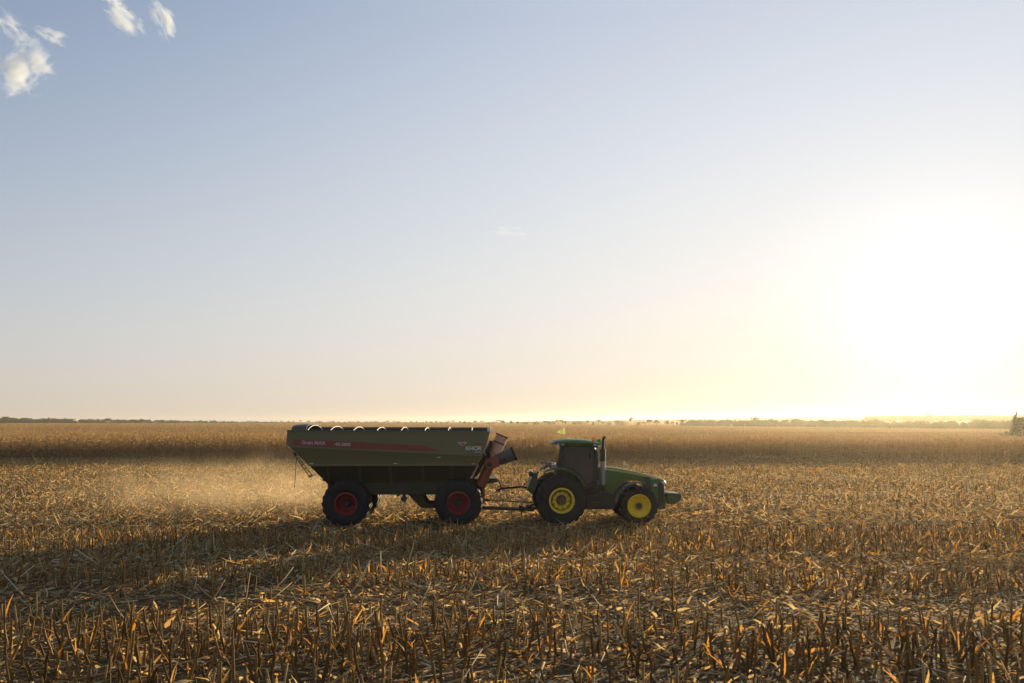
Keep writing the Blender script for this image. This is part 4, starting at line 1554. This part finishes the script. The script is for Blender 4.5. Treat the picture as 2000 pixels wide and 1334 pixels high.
def wood(name, specs, label, kind='stuff', cat="woodland"):
    """a far wood that reads as one mass; many crowns, one object"""
    Vs, Qs, Ts, o = [], [], [], 0
    for k, x, y, h, wd in specs:
        kd, V, Q, tone, lob = TREES[k]
        step = 2 if len(Q) > 300 else 1
        a = random.random() * 6.28
        c, s_ = math.cos(a), math.sin(a)
        v = V.copy()
        vx = (v[:, 0] * c - v[:, 1] * s_) * h * wd + x
        vy = (v[:, 0] * s_ + v[:, 1] * c) * h * wd + y
        vz = v[:, 2] * h + float(H(x, y)) - .08 * h
        Vs.append(np.stack([vx, vy, vz], 1))
        Qs.append(Q + o)
        Ts.append(tone)
        o += len(V)
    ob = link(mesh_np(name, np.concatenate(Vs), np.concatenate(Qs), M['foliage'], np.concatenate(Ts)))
    tag(ob, label, cat, kind=kind)
    return ob


def hpx(pxh, d):
    return pxh / F * d


specs = []
for i in range(900):
    px = -260 + 830 * random.random() ** 1.1
    d = edge_d(px) + random.uniform(0, 90)
    top = np.interp(px, [-260, 0, 130, 300, 420, 560], [813.5, 812.5, 814.5, 817.5, 820.3, 822.8]) + random.uniform(-.6, 3.2)
    h = CAMZ - (top - 822) / F * d
    specs.append((random.choice((0, 1, 2, 3, 7)), (px - 1000) / F * d, d, max(2.5, h) * random.uniform(.62, 1.0) * (1.0 + .16 * math.sin(px * .11) * math.sin(px * .047 + 1)), random.uniform(.8, 1.3)))
for i in range(520):
    px = -260 + 830 * random.random()
    d = edge_d(px) - random.uniform(0, 15)
    specs.append((random.choice((2, 6)), (px - 1000) / F * d, d, random.uniform(3.5, 7.0) * np.interp(px, [0, 560], [1, .35]), 1.0))
wood("far_woodland", specs, "long dark wood along the far left edge of the field")

specs = []
for i in range(640):
    px = 1330 + 1000 * random.random()
    d = edge_d(px) + random.uniform(0, 45)
    top = np.interp(px, [1330, 1480, 1680, 1760, 1900, 2330], [817, 816.5, 817.5, 820, 818, 810]) + random.uniform(-1.0, 3.5)
    h = CAMZ - (top - 822) / F * d
    specs.append((random.choice((0, 1, 2, 3, 6)), (px - 1000) / F * d, d, max(2.0, h) * random.uniform(.72, 1.1), random.uniform(.7, 1.2)))
for i in range(460):
    px = 1330 + 1000 * random.random()
    d = edge_d(px) - random.uniform(0, 5)
    specs.append((random.choice((2, 6)), (px - 1000) / F * d, d, random.uniform(1.6, 3.2), 1.0))
wood("hazy_woodland", specs, "hazy golden scrub wood along the right edge of the field")

specs = []
for i in range(420):
    px = 1685 + 700 * random.random()
    d = 760 + random.uniform(0, 80)
    top = np.interp(px, [1685, 1710, 1810, 1960, 2330], [812, 810, 808, 807.5, 806]) + random.uniform(-1.2, 2.2)
    h = CAMZ - (top - 822) / F * d
    specs.append((random.choice((0, 1, 3, 7)), (px - 1000) / F * d, d, h, random.uniform(.6, 1.0)))
wood("distant_woodland", specs, "taller pale wood rising far behind the right hand scrub")

# trees one can tell apart along the middle of the horizon
random.seed(21)
G = "trees along the horizon"
for i in range(74):
    px = 548 + 800 * (i + random.random() * .9) / 74
    if 1225 < px < 1240 or 1093 < px < 1103:
        continue
    d = edge_d(px) - random.uniform(0, 30)
    big = np.interp(px, [540, 800, 1000, 1340], [4.2, 4.2, 8.0, 13.5])
    k = random.choice((0, 2, 6, 2, 3, 1))
    h = hpx(big * random.uniform(.55, 1.05) + 2.0, d)
    lab = {'round': "small round-headed tree far off on the field's horizon", 'flat': "small flat-topped tree far off on the field's horizon", 'bush': "low spreading bush far off on the field's horizon"}[KINDS[k]]
    nm = 'bush' if KINDS[k] == 'bush' else 'tree'
    tree(k, (px - 1000) / F * d, d, h, random.uniform(.8, 1.4), lab, "bushes along the horizon" if nm == 'bush' else G, nm, nm)
for (px, top, k, wd, lab) in ((1232, 814.0, 4, 1.2, "tallest slim tree standing above the trees right of the tractor"), (1098.5, 818.5, 4, .9, "slim tree rising above the trees behind the cab flag"),
                              (212, 816, 0, 1.7, "broad dome-shaped tree standing out above the dark left wood"), (275, 817.5, 0, 1.7, "lower wide dome-shaped tree at the end of the dark left wood"),
                              (1475, 813, 1, .8, "tree with an open crown above the hazy scrub right of the tractor"), (1812, 805, 0, .8, "rounded treetop standing highest in the pale wood below the sun")):
    d = edge_d(px) - 4 if px < 1700 else 755
    h = CAMZ - (top - 822) / F * d
    tree(k, (px - 1000) / F * d, d, h, wd, lab, None)
# the near dark tree and bush at the right border
d = 186.0
tree(5, (1984 - 1000) / F * d, d, 6.3, .55, "conical tree at the far right edge in front of the hazy wood", None)
tree(3, (2005 - 1000) / F * d, d + 1, 5.3, 1.25, "bushy tree beside the conical tree, cut by the right edge", None)
tree(2, (1966 - 1000) / F * d, d - 1, 1.8, 1.1, "low rounded bush left of the conical tree at the right edge", None, "bush", "bush")
tree(6, (1951 - 1000) / F * d, d - 1, 1.35, 1.2, "smallest bush at the tip of the shrubs at the right edge", None, "bush", "bush")

# low hills on the skyline
def ridge(px0, px1, d, tops):
    xs = np.linspace(px0, px1, 80)
    tp = np.interp(xs, *tops) + .25 * np.sin(xs * .05) + .15 * np.sin(xs * .13)
    rowsv = []
    for dd_, f_ in ((-200, 0), (-90, .6), (0, 1), (150, .7), (400, 0)):
        z = CAMZ - (tp - 822) / F * d
        rowsv.append(np.stack([(xs - 1000) / F * d, np.full(80, d + dd_), z * f_ - (1 - f_) * .5], 1))
    V = np.concatenate(rowsv)
    ii = np.arange(4)[:, None] * 80 + np.arange(79)[None, :]
    return V, np.stack([ii, ii + 1, ii + 81, ii + 80], -1).reshape(-1, 4)


V1, Q1 = ridge(1010, 2500, 1500, ([1010, 1200, 1340, 1500, 1680, 2500], [823.5, 821, 818.5, 816, 812, 810]))
hills = link(mesh_np("hills", V1, Q1, M['cropsheet'], smooth=True))
tag(hills, "faint low hill line under the bright sky on the right", "hills", kind='structure')

# ------------------------------------------------------------------ dust and haze
def volume_mat(name, dens, col, aniso, noise_scale=None, lo=.45, hi=.75, squash=(1, 1, 1), seed=0.0, power=1.0):
    m, t, out = new_mat(name)
    pv = nd(t, "ShaderNodeVolumePrincipled")
    pv.inputs["Color"].default_value = (*col, 1)
    pv.inputs["Anisotropy"].default_value = aniso
    pv.inputs["Density"].default_value = dens
    if noise_scale:
        tc = nd(t, "ShaderNodeTexCoord")
        # object space runs -1..1 across the body
        ln = nd(t, "ShaderNodeVectorMath", operation='LENGTH')
        t.links.new(tc.outputs["Object"], ln.inputs[0])
        fall = nd(t, "ShaderNodeMapRange", interpolation_type='SMOOTHSTEP')
        fall.inputs["From Min"].default_value = 1.0
        fall.inputs["From Max"].default_value = 0.1
        t.links.new(ln.outputs["Value"], fall.inputs["Value"])
        mp = nd(t, "ShaderNodeMapping")
        mp.inputs["Scale"].default_value = squash
        mp.inputs["Location"].default_value = (seed, seed * .7, seed * 1.3)
        t.links.new(tc.outputs["Object"], mp.inputs[0])
        nz = nd(t, "ShaderNodeTexNoise")
        nz.inputs["Scale"].default_value = noise_scale
        nz.inputs["Detail"].default_value = 6
        nz.inputs["Roughness"].default_value = .62
        nz.inputs["Distortion"].default_value = .4
        t.links.new(mp.outputs[0], nz.inputs["Vector"])
        ad = nd(t, "ShaderNodeMath", operation='MULTIPLY_ADD')
        ad.inputs[1].default_value = .6
        ad.inputs[2].default_value = 0.0
        t.links.new(fall.outputs[0], ad.inputs[0])
        sm_ = nd(t, "ShaderNodeMath", operation='ADD')
        n2x = nd(t, "ShaderNodeMath", operation='MULTIPLY')
        n2x.inputs[1].default_value = 2.0
        t.links.new(nz.outputs[0], n2x.inputs[0])
        t.links.new(n2x.outputs[0], sm_.inputs[0])
        t.links.new(ad.outputs[0], sm_.inputs[1])
        mr = nd(t, "ShaderNodeMapRange", interpolation_type='SMOOTHSTEP')
        mr.inputs["From Min"].default_value = lo
        mr.inputs["From Max"].default_value = hi
        t.links.new(sm_.outputs[0], mr.inputs["Value"])
        mul = nd(t, "ShaderNodeMath", operation='MULTIPLY')
        t.links.new(mr.outputs[0], mul.inputs[0])
        t.links.new(fall.outputs[0], mul.inputs[1])
        m2 = nd(t, "ShaderNodeMath", operation='MULTIPLY')
        m2.inputs[1].default_value = dens
        t.links.new(mul.outputs[0], m2.inputs[0])
        t.links.new(m2.outputs[0], pv.inputs["Density"])
    t.links.new(pv.outputs[0], out.inputs["Volume"])
    return m


def blob(name, loc, scale, rot, mat):
    mb = MB().ball((0, 0, 0), 1.0, 14)
    o = mb.build(name, mat, None, 0)
    o.location = loc
    o.scale = scale
    o.rotation_euler = rot
    return o


dmat = volume_mat("dust", 0.068, (1.0, 0.78, 0.48), 0.5, 2.0, 1.05, 1.75, (2.8, 1.4, .9), 3.0)
for (loc, s_) in (((-11.8, 35.5, .5), (13.5, 7.5, 3.1)),):
    dc = blob("dust_cloud", loc, s_, (0, 0, YAW), dmat)
    tag(dc, "thin sunlit dust cloud drifting behind the cart's rear wheels", "dust", kind='stuff')

HZ = MB().box(-2900, 2900, -100, 2400, -1.5, 15)
hz = HZ.build("haze", volume_mat("haze_air", 0.00012, (1.0, 0.92, 0.76), 0.70), None, 0)
tag(hz, "warm evening haze over the whole field", "haze", kind='stuff')

# ------------------------------------------------------------------ clouds
def cloud(px, py, wpx, hpx_, tilt, seed, dens, label, lo=1.44, hi=1.8, ns=2.4, D=2400.0):
    loc = ((px - 1000) / F * D, D, CAMZ - (py - 822) / F * D)
    s_ = (wpx / F * D * .5, wpx / F * D * .35, hpx_ / F * D * .5)
    m = volume_mat("cloud_vapour", dens, (0.86, 0.93, 1), 0.2, ns, lo, hi, (1, 1, 1), seed)
    o = blob("cloud", loc, s_, (0, R(tilt), 0), m)
    tag(o, label, "cloud", "small clouds in the upper left sky")
    return o


cloud(40, 138, 220, 180, -35, 1.0, .05, "largest puffy white cloud near the left border")
cloud(12, 48, 210, 90, 42, 2.3, .03, "thin slanting cloud streak in the top left corner")
cloud(98, 68, 130, 64, 24, 4.1, .028, "smallest wispy cloud right of the corner streak")
cloud(234, 20, 210, 110, 48, 5.2, .045, "ragged cloud cut by the top edge of the sky")
cloud(316, 38, 170, 84, 62, 7.7, .05, "narrow upright cloud right of the ragged one")
cloud(993, 452, 190, 44, -3, 9.4, .010, "faint flat cloud low in the middle of the sky", 1.5, 1.9)
